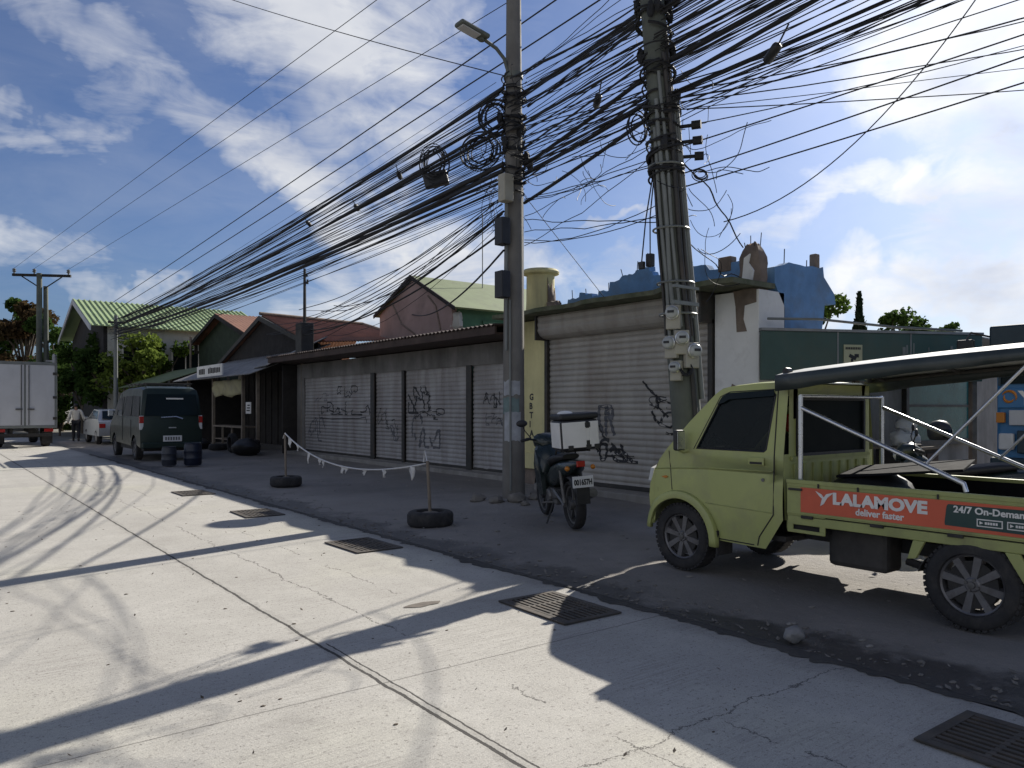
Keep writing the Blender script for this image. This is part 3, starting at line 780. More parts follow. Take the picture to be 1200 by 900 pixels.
G(OB).ext([(9.565, y, z) for y, z in ((6.93, 3.30), (6.76, 3.28), (6.72, 3.5), (6.80, 3.62), (6.78, 3.75), (6.88, 3.70), (6.90, 3.5))], (.03, 0, 0)).build('plaster_patch', M['white_wall'], stump)
# roof slab with moss; overhang lengthened to throw the long road shadow
g = G(OB)
pts = jag([(8.93, 6.60), (8.89, 7.5), (8.88, 9.0), (8.89, 10.5), (8.92, 12.28)], .3, .0, 4)
g.ext([(x, y, 3.25) for x, y in pts] + [(11.45, 12.28, 3.25), (11.45, 6.80, 3.25), (9.93, 6.80, 3.25), (9.93, 6.60, 3.25)], (0, 0, .075))
g.build('roof_slab', M['moss'], B)
g = G(OB); g.lathe([(.30, 3.32), (.285, 3.6), (.28, 4.13), (.37, 4.16), (.38, 4.20), (.34, 4.245), (0, 4.27)], (9.78, 11.82, 0), 'z', 20)
g.build('upper_column', M['yellow'], B, smooth=40)
g = G(OB); vs = []
for i in range(15):
    a = R(258 + 80 * i / 14)
    for z, rr_ in ((3.34, .292), (3.7, .292), (4.06 - .18 * abs(math.sin(i * .8)) - .02 * i, .290)):
        vs.append((9.78 + rr_ * math.cos(a), 11.82 + rr_ * math.sin(a), z))
g.add(vs, [(3 * i + k, 3 * i + k + 1, 3 * i + k + 4, 3 * i + k + 3) for i in range(14) for k in range(2)])
o = g.build('broken_plaster', M['bare'], B, smooth=60); o.modifiers.new('s', 'SOLIDIFY').thickness = .012
G(OB).lump((9.80, 11.42, 3.45), (.14, .12, .16), 6, 12, 9, .6).build('broken_plaster', M['bare'], B, smooth=30)
# blue upper wall, torn top
top = [(11.55, 3.50), (11.2, 3.62), (10.85, 3.66), (10.5, 3.70), (10.2, 3.78), (9.9, 3.92), (9.55, 3.93), (9.32, 4.02), (9.22, 4.06), (9.15, 3.86), (8.9, 3.80), (8.55, 3.84), (8.2, 3.86), (7.7, 3.84), (7.3, 3.86), (7.05, 3.72)]
tp = steps(top, 5)
g = G(OB); g.ext([(10.1, y, z - .08 + .08 * max(0, (y - 8.5) / 3)) for y, z in [(7.05, 3.29)] + [(11.55, 3.20)] + tp], (.16, 0, 0)); g.build('blue_wall', M['blue_wall'], B)
side = [(9.95, 3.58), (10.2, 3.64), (10.6, 3.68), (10.95, 3.70), (11.25, 3.72), (11.28, 3.56), (11.42, 3.45), (11.58, 3.32), (11.62, 3.16), (11.3, 3.14), (11.26, 2.9), (11.15, 2.4), (11.3, 1.2), (11.3, 0)]
tp = jag(side, .13, .035, 8)
g = G(OB); g.ext([(x, 6.62, z) for x, z in [(10.21, 0), (10.21, 3.0), (9.95, 3.34)] + tp], (0, .15, 0)); g.build('blue_wall', M['blue_wall'], B)
for q in ((11.08, 11.2, 6.64, 6.76, 3.6, 3.92), (10.085, 10.25, 7.5, 7.75, 3.66, 3.90), (10.085, 10.25, 7.15, 7.3, 3.66, 3.88)): G(OB).box(*q).build('concrete_stub', M['bare'], B, bevel=.02)
g = G(OB)
r3 = random.Random(3)
for y, z in ((10.9, 3.64), (10.3, 3.75), (9.9, 3.9), (9.25, 4.05), (9.6, 3.92), (8.6, 3.84), (11.3, 3.6)):
    g.tube([(10.18, y, z - .1), (10.18 + r3.uniform(-.05, .05), y + r3.uniform(-.06, .06), z + r3.uniform(.08, .3))], .008, 5)
for x in (10.3, 10.9): g.tube([(x, 6.7, 3.5), (x + .02, 6.7, 3.8 + .1 * (x < 10.5))], .008, 5)
g.build('rebar', M['steel_dark'], B)
g = G(OB); g.box(11.3, 11.42, 6.78, 12.2, 0, 3.2); g.build('back_wall', M['beam'], B)
g = G(OB); g.box(9.1, 9.555, 6.7, 11.2, -.1, .10); g.build('door_step', M['concrete'], B, bevel=.02)

# ------------------------------------------------------------------ store with the green fascia on the right
C_ = thing('store', 'store with a dark green metal fascia and camera sign, right behind the truck canopy', 'building', (9.45, 6.5, 0), math.atan2(-.437, .899))
g = G(); g.box(0, 3.66, 0, .05, 1.90, 2.60); g.build('fascia', M['green_sheet'], C_, bevel=.006)
g = G()
for x in (1.21, 2.42): g.box(x - .01, x + .01, -.006, .0, 1.9, 2.6)
g.box(-.01, 3.67, -.02, .06, 2.602, 2.64); g.build('edge_trim', M['sheet'], C_)
# sheet roof from the fascia back to the wall (local coords; wall stands along world y=6.6)
def toC(x, y, z):
    v = Vector((x - 9.45, y - 6.5, 0)); v.rotate(Quaternion((0, 0, 1), -math.atan2(-.437, .899))); return (v.x, v.y, z)
g = G(); g.slab([toC(9.47, 6.56, 2.60), toC(12.73, 4.97, 2.60), toC(15.2, 5.2, 2.60), toC(16.2, 6.58, 2.60), toC(9.8, 6.58, 2.60)], .02); g.build('roof', M['sheet'], C_)
g = G(); P_ = [toC(11.32, 6.62, 0), toC(18.5, 6.62, 0), toC(18.5, 6.78, 0), toC(11.32, 6.78, 0)]
g.ext(P_, (0, 0, 2.59)); g.build('wall', M['concrete'], C_)
g = G(); g.ext([toC(13.9, 6.60, .9), toC(16.4, 6.60, .9), toC(16.4, 6.56, .9), toC(13.9, 6.56, .9)], (0, 0, 1.35)); w = g.build('window', M['teal'], C_)
g = G()
for a, b_, z0, z1 in ((13.8, 16.5, .80, .90), (13.8, 16.5, 2.25, 2.33), (13.8, 13.9, .9, 2.25), (16.4, 16.5, .9, 2.25), (13.9, 16.4, 1.52, 1.56)):
    g.ext([toC(a, 6.615, z0), toC(b_, 6.615, z0), toC(b_, 6.53, z0), toC(a, 6.53, z0)], (0, 0, z1 - z0))
g.build('frame', M['steel_dark'], w)
g = G(); g.box(3.54, 3.62, .06, .14, 0, 1.9); g.box(1.85, 1.93, .5, .58, 0, 2.58); g.build('post', M['bare'], C_)
sg = G().box(1.30, 1.60, -.016, -.004, 2.06, 2.42).build('camera_sign', M['sign_yellow'], C_)
g = G()
g.box(1.38, 1.50, -.021, -.016, 2.215, 2.265, Matrix.Translation((1.44, 0, 2.24)) @ Matrix.Rotation(R(25), 4, 'Y') @ Matrix.Translation((-1.44, 0, -2.24)))
g.box(1.47, 1.54, -.020, -.016, 2.235, 2.285); g.box(1.41, 1.45, -.020, -.016, 2.17, 2.215)
for i in range(9): g.box(1.325 + i * .028, 1.325 + i * .028 + .02, -.019, -.016, 2.35, 2.385)
for i in range(8): g.box(1.33 + i * .030, 1.33 + i * .030 + .02, -.019, -.016, 2.09, 2.12)
g.build('camera_symbol', M['ink'], sg)
g = G()
for i, (x, w_) in enumerate(((2.28, .05), (2.34, .03), (2.46, .02), (2.72, .015), (3.1, .04))): g.box(x, x + w_, -.004, -.0005, 2.28 + .02 * (i % 2), 2.40 + .03 * (i % 3))
g.build('faded_lettering', M['pvc'], C_)

# wire-carrying pipe on the fascia top, sacks on a cabinet beneath
o = G(); o.tube([(9.6, 6.5, 2.78), (10.4, 6.2, 2.80), (11.4, 5.6, 2.70), (12.4, 5.05, 2.66)], .02, 6)
tag(o.build('conduit_pipe', M['pvc'], smooth=60), 'thin grey pipe lying along the top of the green fascia', 'pipe')
k = thing('cabinet', 'dark wooden cabinet against the grey wall under the green fascia', 'cabinet', (12.9, 6.1, 0))
G((0, 0, 0)).box(-.45, .45, -.3, .3, 0, .82).build('carcass', M['wood'], k, bevel=.01)
G().box(-.48, .48, -.33, .33, .822, .86).build('top', M['wood_post'], k, bevel=.006)
g = G()
for x in (-.22, .22): g.box(x - .2, x + .2, -.315, -.302, .08, .76)
g.build('door', M['fascia'], k, bevel=.004)
for i, (x, y, z, s) in enumerate(((12.72, 6.1, .99, .22), (13.05, 6.12, .98, .20), (12.88, 6.1, 1.22, .2))):
    tag(G((0, 0, 0)).lump((x, y, z), (s, s * .8, .14), i + 20, 16, 10, .35).build('sack', M['sack'], smooth=60),
        ['white woven sack on the left of the cabinet top', 'white woven sack on the right of the cabinet top', 'white woven sack lying on top of two others'][i], 'sack', 'white sacks on the cabinet')

# ------------------------------------------------------------------ market stall left of the shop row
ST = thing('market_stall', 'dark open stall under a grey sheet awning between the van and the shutters', 'stall', (9.6, 29, 0)); OS = (9.6, 29, 0)
g = G(OS); corr_roof(g, (8.45, 25.1, 2.62), (8.45, 34.8, 2.62), (11.2, 24.9, 3.72), (11.2, 34.8, 3.72), 46); g.build('awning', M['sheet'], ST, smooth=60)
g = G(OS); corr_roof(g, (8.9, 24.75, 2.9), (8.9, 26.0, 2.86), (11.0, 24.75, 3.95), (11.0, 26.0, 3.78), 7, .02); g.build('patch_sheet', M['sheet'], ST, smooth=60)
for (x, y, h) in ((9.0, 25.9, 2.78), (9.0, 27.4, 2.76), (9.0, 30.9, 2.78), (9.0, 34.4, 2.78)):
    G(OS).box(x - .05, x + .05, y - .05, y + .05, 0, h).build('post', M['wood_post'], ST)
g = G(OS); g.box(11.4, 11.5, 24.7, 34.8, 0, 3.5); g.box(9.4, 11.4, 24.66, 24.74, 0, 2.9); g.box(9.0, 11.4, 34.7, 34.8, 0, 2.7)
for i in range(14): g.box(11.37, 11.399, 24.8 + i * .7, 25.3 + i * .7, 0, 3.3)
g.build('wall', M['wood'], ST)
g = G(OS); g.box(8.95, 9.5, 27.45, 30.8, .78, .84); g.box(9.0, 9.45, 27.5, 30.75, .3, .34); g.build('counter', M['wood_post'], ST)
g = G(OS)
for y in (27.5, 28.6, 29.7, 30.75): g.box(8.96, 9.02, y - .03, y + .03, 0, .78)
g.build('counter_leg', M['wood_post'], ST)
g = G(OS); n_ = 16; vs = []
for i in range(n_ + 1):
    for j in range(6):
        y = 27.4 + 3.5 * i / n_; z = 2.52 - .58 * j / 5 + .05 * math.sin(i * .7) * (j / 5)
        vs.append((8.93 + .05 * math.sin(i * 1.3 + j) + .02 * j, y, z))
g.add(vs, [(i * 6 + j, i * 6 + j + 1, (i + 1) * 6 + j + 1, (i + 1) * 6 + j) for i in range(n_) for j in range(5)])
o = g.build('hanging_tarp', M['tarp_yellow'], ST, smooth=60); sm = o.modifiers.new('s', 'SOLIDIFY'); sm.thickness = .01
t = thing('shop_sign', 'small white shop sign standing on the edge of the grey stall awning', 'sign', (8.42, 29.4, 2.66)); 
G().box(-.03, .03, -1.55, 1.55, 0, .42).build('board', M['white'], t, bevel=.01)
g = G(); r4 = random.Random(9)
y = 1.25
while y > -1.3:
    w_ = r4.uniform(.10, .17)
    if not (.25 < y < .5): g.box(-.036, -.031, y - w_, y, .10 + r4.uniform(0, .02), .31 + r4.uniform(-.02, .02))
    y -= w_ + .05
g.build('lettering', M['chassis'], t)
t = thing('notice_board', 'small white notice hanging on the dark stall post', 'notice', (8.92, 26.6, 1.3)); G().box(-.01, .01, -.25, .25, 0, .4).build('board', M['white'], t)
g = G(); 
for i in range(3): g.box(-.016, -.0105, -.17, .17 - .05 * i, .09 + .09 * i, .13 + .09 * i)
g.build('lettering', M['chassis'], t)
# tyres, bags by the stall
def tyre_geo(g, c, r, w, axis='z', n=26, hole=.58):
    ri = r * hole
    prof = [(ri, -w * .35), (ri + .01, -w * .5), (r * .86, -w * .5), (r * .95, -w * .42), (r, -w * .25), (r, w * .25), (r * .95, w * .42), (r * .86, w * .5), (ri + .01, w * .5), (ri, w * .35), (ri * .98, 0)]
    g.lathe(prof, c, axis, n, closed=True)
for i, (x, y, z, ax, lb) in enumerate(((8.5, 25.3, .12, 'z', 'black tyre lying flat, bottom of the stack beside the stall'), (8.52, 25.32, .34, 'z', 'black tyre on top of the stack beside the stall'),
                                  (8.35, 26.5, .31, 'x', 'black tyre standing upright in front of the stall posts'), (8.3, 27.9, .12, 'z', 'black tyre lying alone in front of the stall counter'))):
    g = G((x, y, z)); tyre_geo(g, (x, y, z), .33, .22, ax)
    tag(g.build('tyre', M['rubber'], smooth=40), lb, 'tyre', 'old tyres by the stall').location = (x, y, z)
for i, (x, y, sx) in enumerate(((8.2, 24.6, .55), (8.1, 29.4, .42), (8.25, 30.6, .36))):
    tag(G().lump((x, y, sx * .42), (sx * .8, sx, sx * .5), i + 40, 14, 9, .3).build('rubbish_bag', M['seat'], smooth=60),
        ['large dark rubbish bag in front of the stall beside the tyre stack', 'dark rubbish bag below the stall counter', 'small dark rubbish bag near the blue drum'][i], 'rubbish bag', 'dark bags by the stall')
def drum(x, y, m, lb, r=.27, h=.85):
    t = thing('plastic_drum', lb, 'drum', (x, y, 0))
    G().lathe([(r * .9, 0), (r, .04), (r, h * .3), (r * 1.04, h * .33), (r, h * .36), (r, h * .64), (r * 1.04, h * .67), (r, h * .7), (r, h - .05), (r * .92, h)], (0, 0, 0), 'z', 22).build('body', M[m], t, smooth=40)
    G().lathe([(r * .9, h + .001), (r * .93, h + .03), (r * .86, h + .035), (r * .8, h + .01), (0, h + .012)], (0, 0, 0), 'z', 22).build('lid', M[m], t, smooth=40)
drum(5.62, 21.1, 'drum_blue', 'dark blue plastic drum behind the dark van', .22, .55); drum(5.08, 21.3, 'drum_grey', 'grey-blue plastic drum at the left of the blue one', .18, .46)

# ------------------------------------------------------------------ houses behind
# rusty hip-roofed house
E_ = thing('rusty_roof_house', 'low house with a rusty red-brown roof behind the shutter shops', 'house', (12.5, 29.5, 0)); OE = (12.5, 29.5, 0)
Ra, Rb = Vector((10.6, 30.0, 5.15)), Vector((15.4, 30.9, 5.15))
ea, eb, ec, ed_ = Vector((10.4, 24.9, 3.75)), Vector((14.2, 25.0, 4.05)), Vector((19.0, 31, 3.9)), Vector((10.6, 36.4, 3.2))
g = G(OE); corr_roof(g, Ra, Rb, ea, eb, 34, .025, .03); g.build('roof', M['rust'], E_, smooth=60)
g = G(OE); corr_roof(g, Rb, Rb + Vector((.05, .1, 0)), eb, ec, 14, .02, .03); corr_roof(g, Ra, Rb, ed_, Vector((17, 36.4, 3.2)), 34, .025, .03); g.build('roof', M['rust'], E_, smooth=60)
g = G(OE); g.tube([Ra + Vector((-.1, 0, .06)), Rb + Vector((0, 0, .06))], .07, 8); g.tube([Rb + Vector((0, 0, .05)), eb + Vector((0, 0, .05))], .07, 8)
g.build('ridge_cap', M['bare'], E_, smooth=50)
g = G(OE); g.ext([(11.6, 25.2, 0), (14.0, 25.3, 0), (18, 31, 0), (16.5, 36, 0), (11.6, 36, 0)], (0, 0, 3.1)); g.build('wall', M['cream'], E_)
g = G(OE); g.ext([(10.75, 24.95, 3.7), (10.75, 30, 5.08), (10.75, 36.3, 3.15), (10.75, 36.3, 2.9), (10.75, 24.95, 2.9)], (.1, 0, 0)); g.build('gable', M['wood'], E_)
g = G(OE); g.ext([(10.45, 24.9, 3.70), (10.45, 30, 5.12), (10.45, 36.5, 3.15), (10.45, 36.5, 3.0), (10.45, 30, 4.93), (10.45, 24.9, 3.52)], (.06, 0, 0)); g.build('barge_board', M['steel_dark'], E_)
M['shack'] = mat('dark_green_boards', (.03, .045, .028), .9, 0, .3, 2)
# green dark-gabled house next to it
F_ = thing('gabled_shack', 'dark green-gabled shack between the rusty roof and the striped green roof', 'house', (12.5, 41, 0)); OF = (12.5, 41, 0)
ap, lf, rf = (41.0, 6.4), (46.0, 5.1), (36.2, 5.0)
for s_, (fy, fz) in ((0, lf), (1, rf)):
    g = G(OF); corr_roof(g, (12.0, ap[0], ap[1]), (17.5, ap[0], ap[1]), (12.0, fy, fz), (17.5, fy, fz), 28, .02, .03); g.build('roof', M['rust'], F_, smooth=60)
g = G(OF); g.ext([(12.5, lf[0] - .3, 0), (12.5, lf[0] - .3, lf[1]), (12.5, ap[0], ap[1] - .08), (12.5, rf[0] + .3, rf[1]), (12.5, rf[0] + .3, 0)], (.15, 0, 0)); g.build('gable', M['shack'], F_)
for y0 in (36.6, 45.5): G(OF).box(12.66, 17, y0, y0 + .15, 0, 4.9).build('wall', M['cream'], F_)
g = G(OF); g.ext([(11.98, lf[0], lf[1] - .02), (11.98, ap[0], ap[1] - .02), (11.98, rf[0], rf[1] - .02), (11.98, rf[0], rf[1] - .22), (11.98, ap[0], ap[1] - .22), (11.98, lf[0], lf[1] - .22)], (.06, 0, 0)); g.build('barge_board', M['wood'], F_)
# porch roof and posts in front
g = G(OF); g.tube([(11.6, 37.5, 0), (11.6, 37.5, 4.1)], .06, 6); g.tube([(11.6, 34.2, 4.6), (11.6, 37.5, 3.2)], .04, 6); g.tube([(11.6, 44, 0), (11.6, 44, 5.4)], .06, 6); g.build('post', M['wood_post'], F_)
# striped green roof house
H_ = thing('green_roof_house', 'pale two-storey house with a light green striped roof, far left', 'house', (11.5, 53, 0)); OH = (11.5, 53, 0)
def pan_roof(g, p00, p01, p10, p11, n, w=.06, h=.09, t=.04):
    p00, p01, p10, p11 = map(Vector, (p00, p01, p10, p11))
    nr = (p01 - p00).cross(p10 - p00).normalized()
    if nr.z < 0: nr = -nr
    g.slab([p00, p01, p11, p10], t) if (p01 - p00).cross(p11 - p00).z > 0 else g.slab([p00, p10, p11, p01], t)
    for i in range(n + 1):
        u = i / n; a, b_ = p00.lerp(p01, u), p10.lerp(p11, u); ex = (p01 - p00).normalized() * w
        g.add([a - ex + nr * .003, a + ex + nr * .003, b_ + ex + nr * .003, b_ - ex + nr * .003, a - ex + nr * h, a + ex + nr * h, b_ + ex + nr * h, b_ - ex + nr * h],
              [(4, 5, 6, 7), (0, 1, 5, 4), (1, 2, 6, 5), (2, 3, 7, 6), (3, 0, 4, 7)])
M['green_pan'] = mat('light_green_roof', (.33, .42, .22), .6, .1, .15, .8, dirt=(.22, .26, .14), damt=.4, dscale=.6)
r_a, r_b = (7.2, 52.9, 8.05), (17.2, 52.9, 8.05)
g = G(OH); pan_roof(g, r_a, r_b, (7.2, 46.8, 6.0), (17.2, 46.8, 6.0), 34, .035, .06); g.build('roof', M['green_pan'], H_)
g = G(OH); pan_roof(g, r_a, r_b, (7.2, 59.0, 6.0), (17.2, 59.0, 6.0), 34, .035, .06); g.build('roof', M['green_pan'], H_)
g = G(OH); g.ext([(7.9, 47.4, 0), (7.9, 47.4, 5.98), (7.9, 52.9, 7.85), (7.9, 58.4, 5.98), (7.9, 58.4, 0)], (.2, 0, 0)); g.build('gable', M['wood'], H_)
for y0 in (47.4, 58.2): G(OH).box(8.1, 16.8, y0, y0 + .2, 0, 6.0).build('wall', M['cream'], H_)
g = G(OH)
for y0, y1 in ((46.75, 52.9), (52.9, 59.05)):
    z0, z1 = (5.98, 8.04) if y0 < 50 else (8.04, 5.98)
    g.ext([(7.12, y0, z0 + .02), (7.12, y1, z1 + .02), (7.12, y1, z1 - .28), (7.12, y0, z0 - .28)], (.07, 0, 0))
g.build('barge_board', M['box_white'], H_)
for x in (9.6, 12.2, 14.8):
    f = G(OH).box(x - .7, x + .7, 47.34, 47.398, 3.6, 4.9).build('window', M['glass'], H_)
    g = G(OH)
    for a, b_, z0, z1 in ((-.78, .78, 4.9, 5.0), (-.78, .78, 3.5, 3.6), (-.78, -.7, 3.6, 4.9), (.7, .78, 3.6, 4.9), (-.03, .03, 3.6, 4.9)): g.box(x + a, x + b_, 47.31, 47.395, z0, z1)
    g.build('frame', M['white'], f)
t = thing('wall_sign', 'dark-framed white sign on the pale wall under the striped green roof', 'sign', (13.4, 45.9, 4.6))
G().box(-1.1, 1.1, -.06, .02, 0, .95).build('frame', M['steel_dark'], t, bevel=.01); G().box(-.92, .92, -.075, -.061, .16, .8).build('board', M['white'], t)
g = G(); 
for i in range(6): g.box(-.62 + i * .2, -.62 + i * .2 + .14, -.082, -.076, .36, .62)
g.build('lettering', M['chassis'], t)
G().box(-.04, .04, .0, .05, -4.55, 0).build('post', M['steel_dark'], t)
# second sheet awning beyond the van
t = thing('roadside_awning', 'low green-grey sheet awning on posts behind the dark van', 'awning', (9.3, 40, 0)); O9 = (9.3, 40, 0)
g = G(O9); corr_roof(g, (8.1, 36.2, 2.55), (8.1, 44.5, 2.55), (10.8, 36.2, 3.5), (10.8, 44.5, 3.5), 36, .02); g.build('sheet', M['green_roof'], t, smooth=60)
for y in (36.5, 40.3, 44.2):
    G(O9).box(8.3, 8.4, y - .05, y + .05, 0, 2.6).build('post', M['wood_post'], t); G(O9).box(10.6, 10.7, y - .05, y + .05, 0, 3.4).build('post', M['wood_post'], t)
g = G(O9); g.box(10.75, 10.85, 36.2, 44.5, 0, 3.3); g.build('wall', M['wood'], t)
# pink house
K_ = thing('pink_house', 'tall pink gabled house with an olive green roof above the shutter shops', 'house', (16, 23.4, 0)); OK = (16, 23.4, 0)
gx = 13.6
g = G(OK); g.ext([(gx, 20.95, 0), (gx, 20.95, 4.82), (gx, 23.4, 6.0), (gx, 25.9, 5.0), (gx, 25.9, 0)], (.2, 0, 0)); g.build('gable', M['pink'], K_)
g = G(OK); g.slab([(gx - .12, 23.4, 6.12), (gx - .12, 20.6, 4.74), (19.2, 20.6, 4.74), (19.2, 23.4, 6.12)], .06); g.build('roof', M['green_roof'], K_)
g = G(OK); g.slab([(gx - .12, 23.4, 6.12), (19.2, 23.4, 6.12), (19.2, 26.1, 4.96), (gx - .12, 26.1, 4.96)], .06); g.build('roof', M['green_roof'], K_)
g = G(OK)
g.ext([(gx - .16, 20.58, 4.76), (gx - .16, 23.4, 6.14), (gx - .16, 26.12, 4.98), (gx - .16, 26.12, 4.86), (gx - .16, 23.4, 6.0), (gx - .16, 20.58, 4.62)], (.04, 0, 0)); g.build('barge_board', M['wood'], K_)
g = G(OK); g.box(gx + .2, 19, 20.95, 21.1, 0, 4.74); g.build('side_wall', M['green_wall'], K_)
g = G(OK); g.box(gx + .2, 19, 25.75, 25.9, 0, 4.9); g.box(18.9, 19, 21.1, 25.75, 0, 4.8); g.build('side_wall', M['pink'], K_)
f = G(OK).box(14.9, 16.6, 20.9, 20.949, 3.4, 4.3).build('window', M['dark_in'], K_)
g = G(OK); g.box(14.8, 16.7, 20.88, 20.945, 4.3, 4.4); g.box(14.8, 16.7, 20.88, 20.945, 3.3, 3.4); g.box(15.72, 15.78, 20.88, 20.895, 3.4, 4.3); g.build('frame', M['green_wall'], f)
g = G(OK); g.lump((gx + .2, 21.0, 4.3), (.2, .3, .35), 4, 10, 8, .5); g.build('broken_plaster', M['cream'], K_, smooth=40)
g = G(OK); g.tube([(gx - .02, 24.9, 5.3), (gx - .02, 24.2, 4.5), (gx - .03, 23.1, 4.0)], .03, 5); g.tube([(gx - .02, 22.4, 5.3), (gx - .02, 21.9, 4.9), (gx - .03, 21.6, 4.1)], .03, 5); g.build('pipe', M['bare'], K_)
# masts on the roofs
o = G(); o.tube([(16.2, 22.9, 5.8), (16.2, 22.9, 8.6)], .018, 6); tag(o.build('antenna_mast', M['pvc']), 'thin bare antenna mast on the olive green roof', 'antenna')
t = thing('service_mast', 'dark steel mast on a boxed base at the left end of the shutter roof', 'mast', (10.0, 24.3, 0))
G().box(-.22, .22, -.25, .25, 3.15, 4.3).build('base_box', M['steel_dark'], t, bevel=.02)
G().tube([(0, 0, 4.25), (0, 0, 6.1)], [.06, .045], 8).build('mast', M['steel_dark'], t)
g = G(); g.box(-.04, .1, -.03, .03, 5.6, 5.66); g.box(-.04, .1, -.03, .03, 5.85, 5.91); g.cyl((.1, 0, 5.6), (.1, 0, 5.75), .035, n=8); g.build('bracket', M['steel_dark'], t)
G().tube([(-.1, -.05, 0), (-.1, -.05, 3.14)], .05, 8).build('post', M['wood_post'], t)

# ------------------------------------------------------------------ trees
def tree(name, label, cat, x, y, h, cw, ch, lm, n, ls, seed, trunk_r=.12, blobs=9, group=None, squash=1, low=.35):
    r = random.Random(seed)
    t = thing(name, label, cat, (x, y, 0), group=group)
    g = G(); th = h - ch * .75
    g.tube([(0, 0, -.1), (r.uniform(-.1, .1), r.uniform(-.1, .1), th * .5), (r.uniform(-.2, .2), r.uniform(-.2, .2), th + .2)], [trunk_r, trunk_r * .8, trunk_r * .55], 8)
    cs = []
    for i in range(blobs):
        a = r.uniform(0, 2 * PI); d = cw * .5 * math.sqrt(r.random()) * .85; zc = h - ch + ch * r.uniform(.08, .82)
        k = 1 - abs((zc - (h - ch * .55)) / (ch * .62)) ** 2 * .6
        c = Vector((d * k * math.cos(a), d * k * math.sin(a) * squash, zc)); cs.append((c, r.uniform(.24, .42) * cw * .55))
        g.tube([(0, 0, th * r.uniform(.5, .9)), tuple(c * .5 + Vector((0, 0, th * .45))), tuple(c)], [trunk_r * .45, trunk_r * .28, trunk_r * .1], 5)
    g.build('trunk', M['bark'], t, smooth=50)
    g = G()
    for i in range(n):
        c, rad = cs[r.randrange(blobs)]
        d = Vector((r.gauss(0, 1), r.gauss(0, 1), r.gauss(0, 1))).normalized() * rad * r.random() ** .45
        d.z *= .75
        p = c + d; q = Quaternion(Vector((r.gauss(0, 1), r.gauss(0, 1), r.gauss(0, 1))).normalized(), r.uniform(0, 6.28))
        L = ls * r.uniform(.6, 1.3); Wd = L * .42
        vs = [q @ Vector(v) + p for v in ((-L * .5, 0, 0), (0, -Wd, .06 * L), (L * .5, 0, -.1 * L), (0, Wd, .06 * L))]
        g.add(vs, [(0, 1, 2, 3)])
    g.build('crown', M[lm], t, recalc=False)
    return t
def ray(px, d): p = RIGHT * ((px - 600) / 900 * d) + FWD * d; return p.x, p.y
def rtree(name, lb, cat, px, d, ytop, cw, ch, lm, n, ls, seed, **k):
    x, y = ray(px, d); h = 1.5 + (478 - ytop) * d / 900 + ch * .12
    tree(name, lb, cat, x, y, h, cw, min(ch, h * .95), lm, n, ls, seed, .05 * h ** .7, **k)
rtree('garden_tree', 'yellow-green leafy tree right of the thin pole, before the striped roof house', 'tree', 165, 42.5, 392, 4.4, 4.0, 'leaf_light', 3000, .24, 21, blobs=13)
rtree('garden_tree', 'rounded mid-green tree half hidden behind the yellow-green one', 'tree', 190, 44, 402, 3.6, 3.4, 'leaf_mid', 2200, .24, 22, blobs=10)
rtree('garden_tree', 'dark leafy tree right under the left gable of the striped roof house', 'tree', 122, 43.5, 383, 4.2, 5.4, 'leaf_dark', 3400, .27, 23, blobs=13)
rtree('shade_tree', 'dark tree rising just left of the striped green roof', 'tree', 66, 58, 366, 5.2, 8.0, 'leaf_dark', 3600, .36, 24, blobs=14)
rtree('shade_tree', 'reddish-brown tree above the white box truck', 'tree', 30, 60, 352, 5.4, 6.5, 'leaf_red', 3800, .36, 25, blobs=14)
rtree('shade_tree', 'tall dark green tree cut by the left edge behind the box truck', 'tree', 0, 62, 348, 5.6, 9.0, 'leaf_dark', 4000, .38, 26, blobs=15)
rtree('shade_tree', 'low dark tree just right of the box truck', 'tree', 72, 52, 402, 4.6, 5.6, 'leaf_dark', 3200, .30, 27, blobs=13)
rtree('shade_tree', 'dark tree in shadow directly behind the walking person', 'tree', 98, 48, 398, 3.6, 5.8, 'leaf_dark', 3200, .28, 28, blobs=13)
rtree('hedge_bush', 'low bright green bush beside the box truck tail', 'bush', 70, 44, 482, 1.9, 1.3, 'leaf_mid', 1500, .15, 29, blobs=8)
tree('garden_tree', 'green tree showing past the broken end of the blue wall', 'tree', 15.56, 9.49, 4.25, 1.5, 2.4, 'leaf_mid', 2200, .13, 31, .09, 10)
tree('garden_tree', 'low green tree at the foot of the blue wall behind the green fascia', 'tree', 15.5, 9.7, 3.65, 1.8, 1.6, 'leaf_dark', 1300, .12, 32, .07, 8)
for i, (px_, d_, zt, cw_) in enumerate(((1042, 30, 5.5, 2.2), (1070, 31, 5.5, 2.0), (1096, 30, 5.2, 2.0), (1078, 36, 5.7, 2.4))):
    p = RIGHT * ((px_ - 600) / 900 * d_) + FWD * d_
    tree('roadside_tree', ['dark tree on the skyline nearest the cypress', 'round-topped tree in the middle of the skyline above the green fascia', 'small tree at the right end of the skyline above the green fascia', 'farther tree filling the gap in the skyline row'][i],
         'tree', p.x, p.y, zt, cw_, 2.4, 'leaf_dark', 1300, .17, 40 + i, .1, 9, 'trees on the skyline above the green fascia')
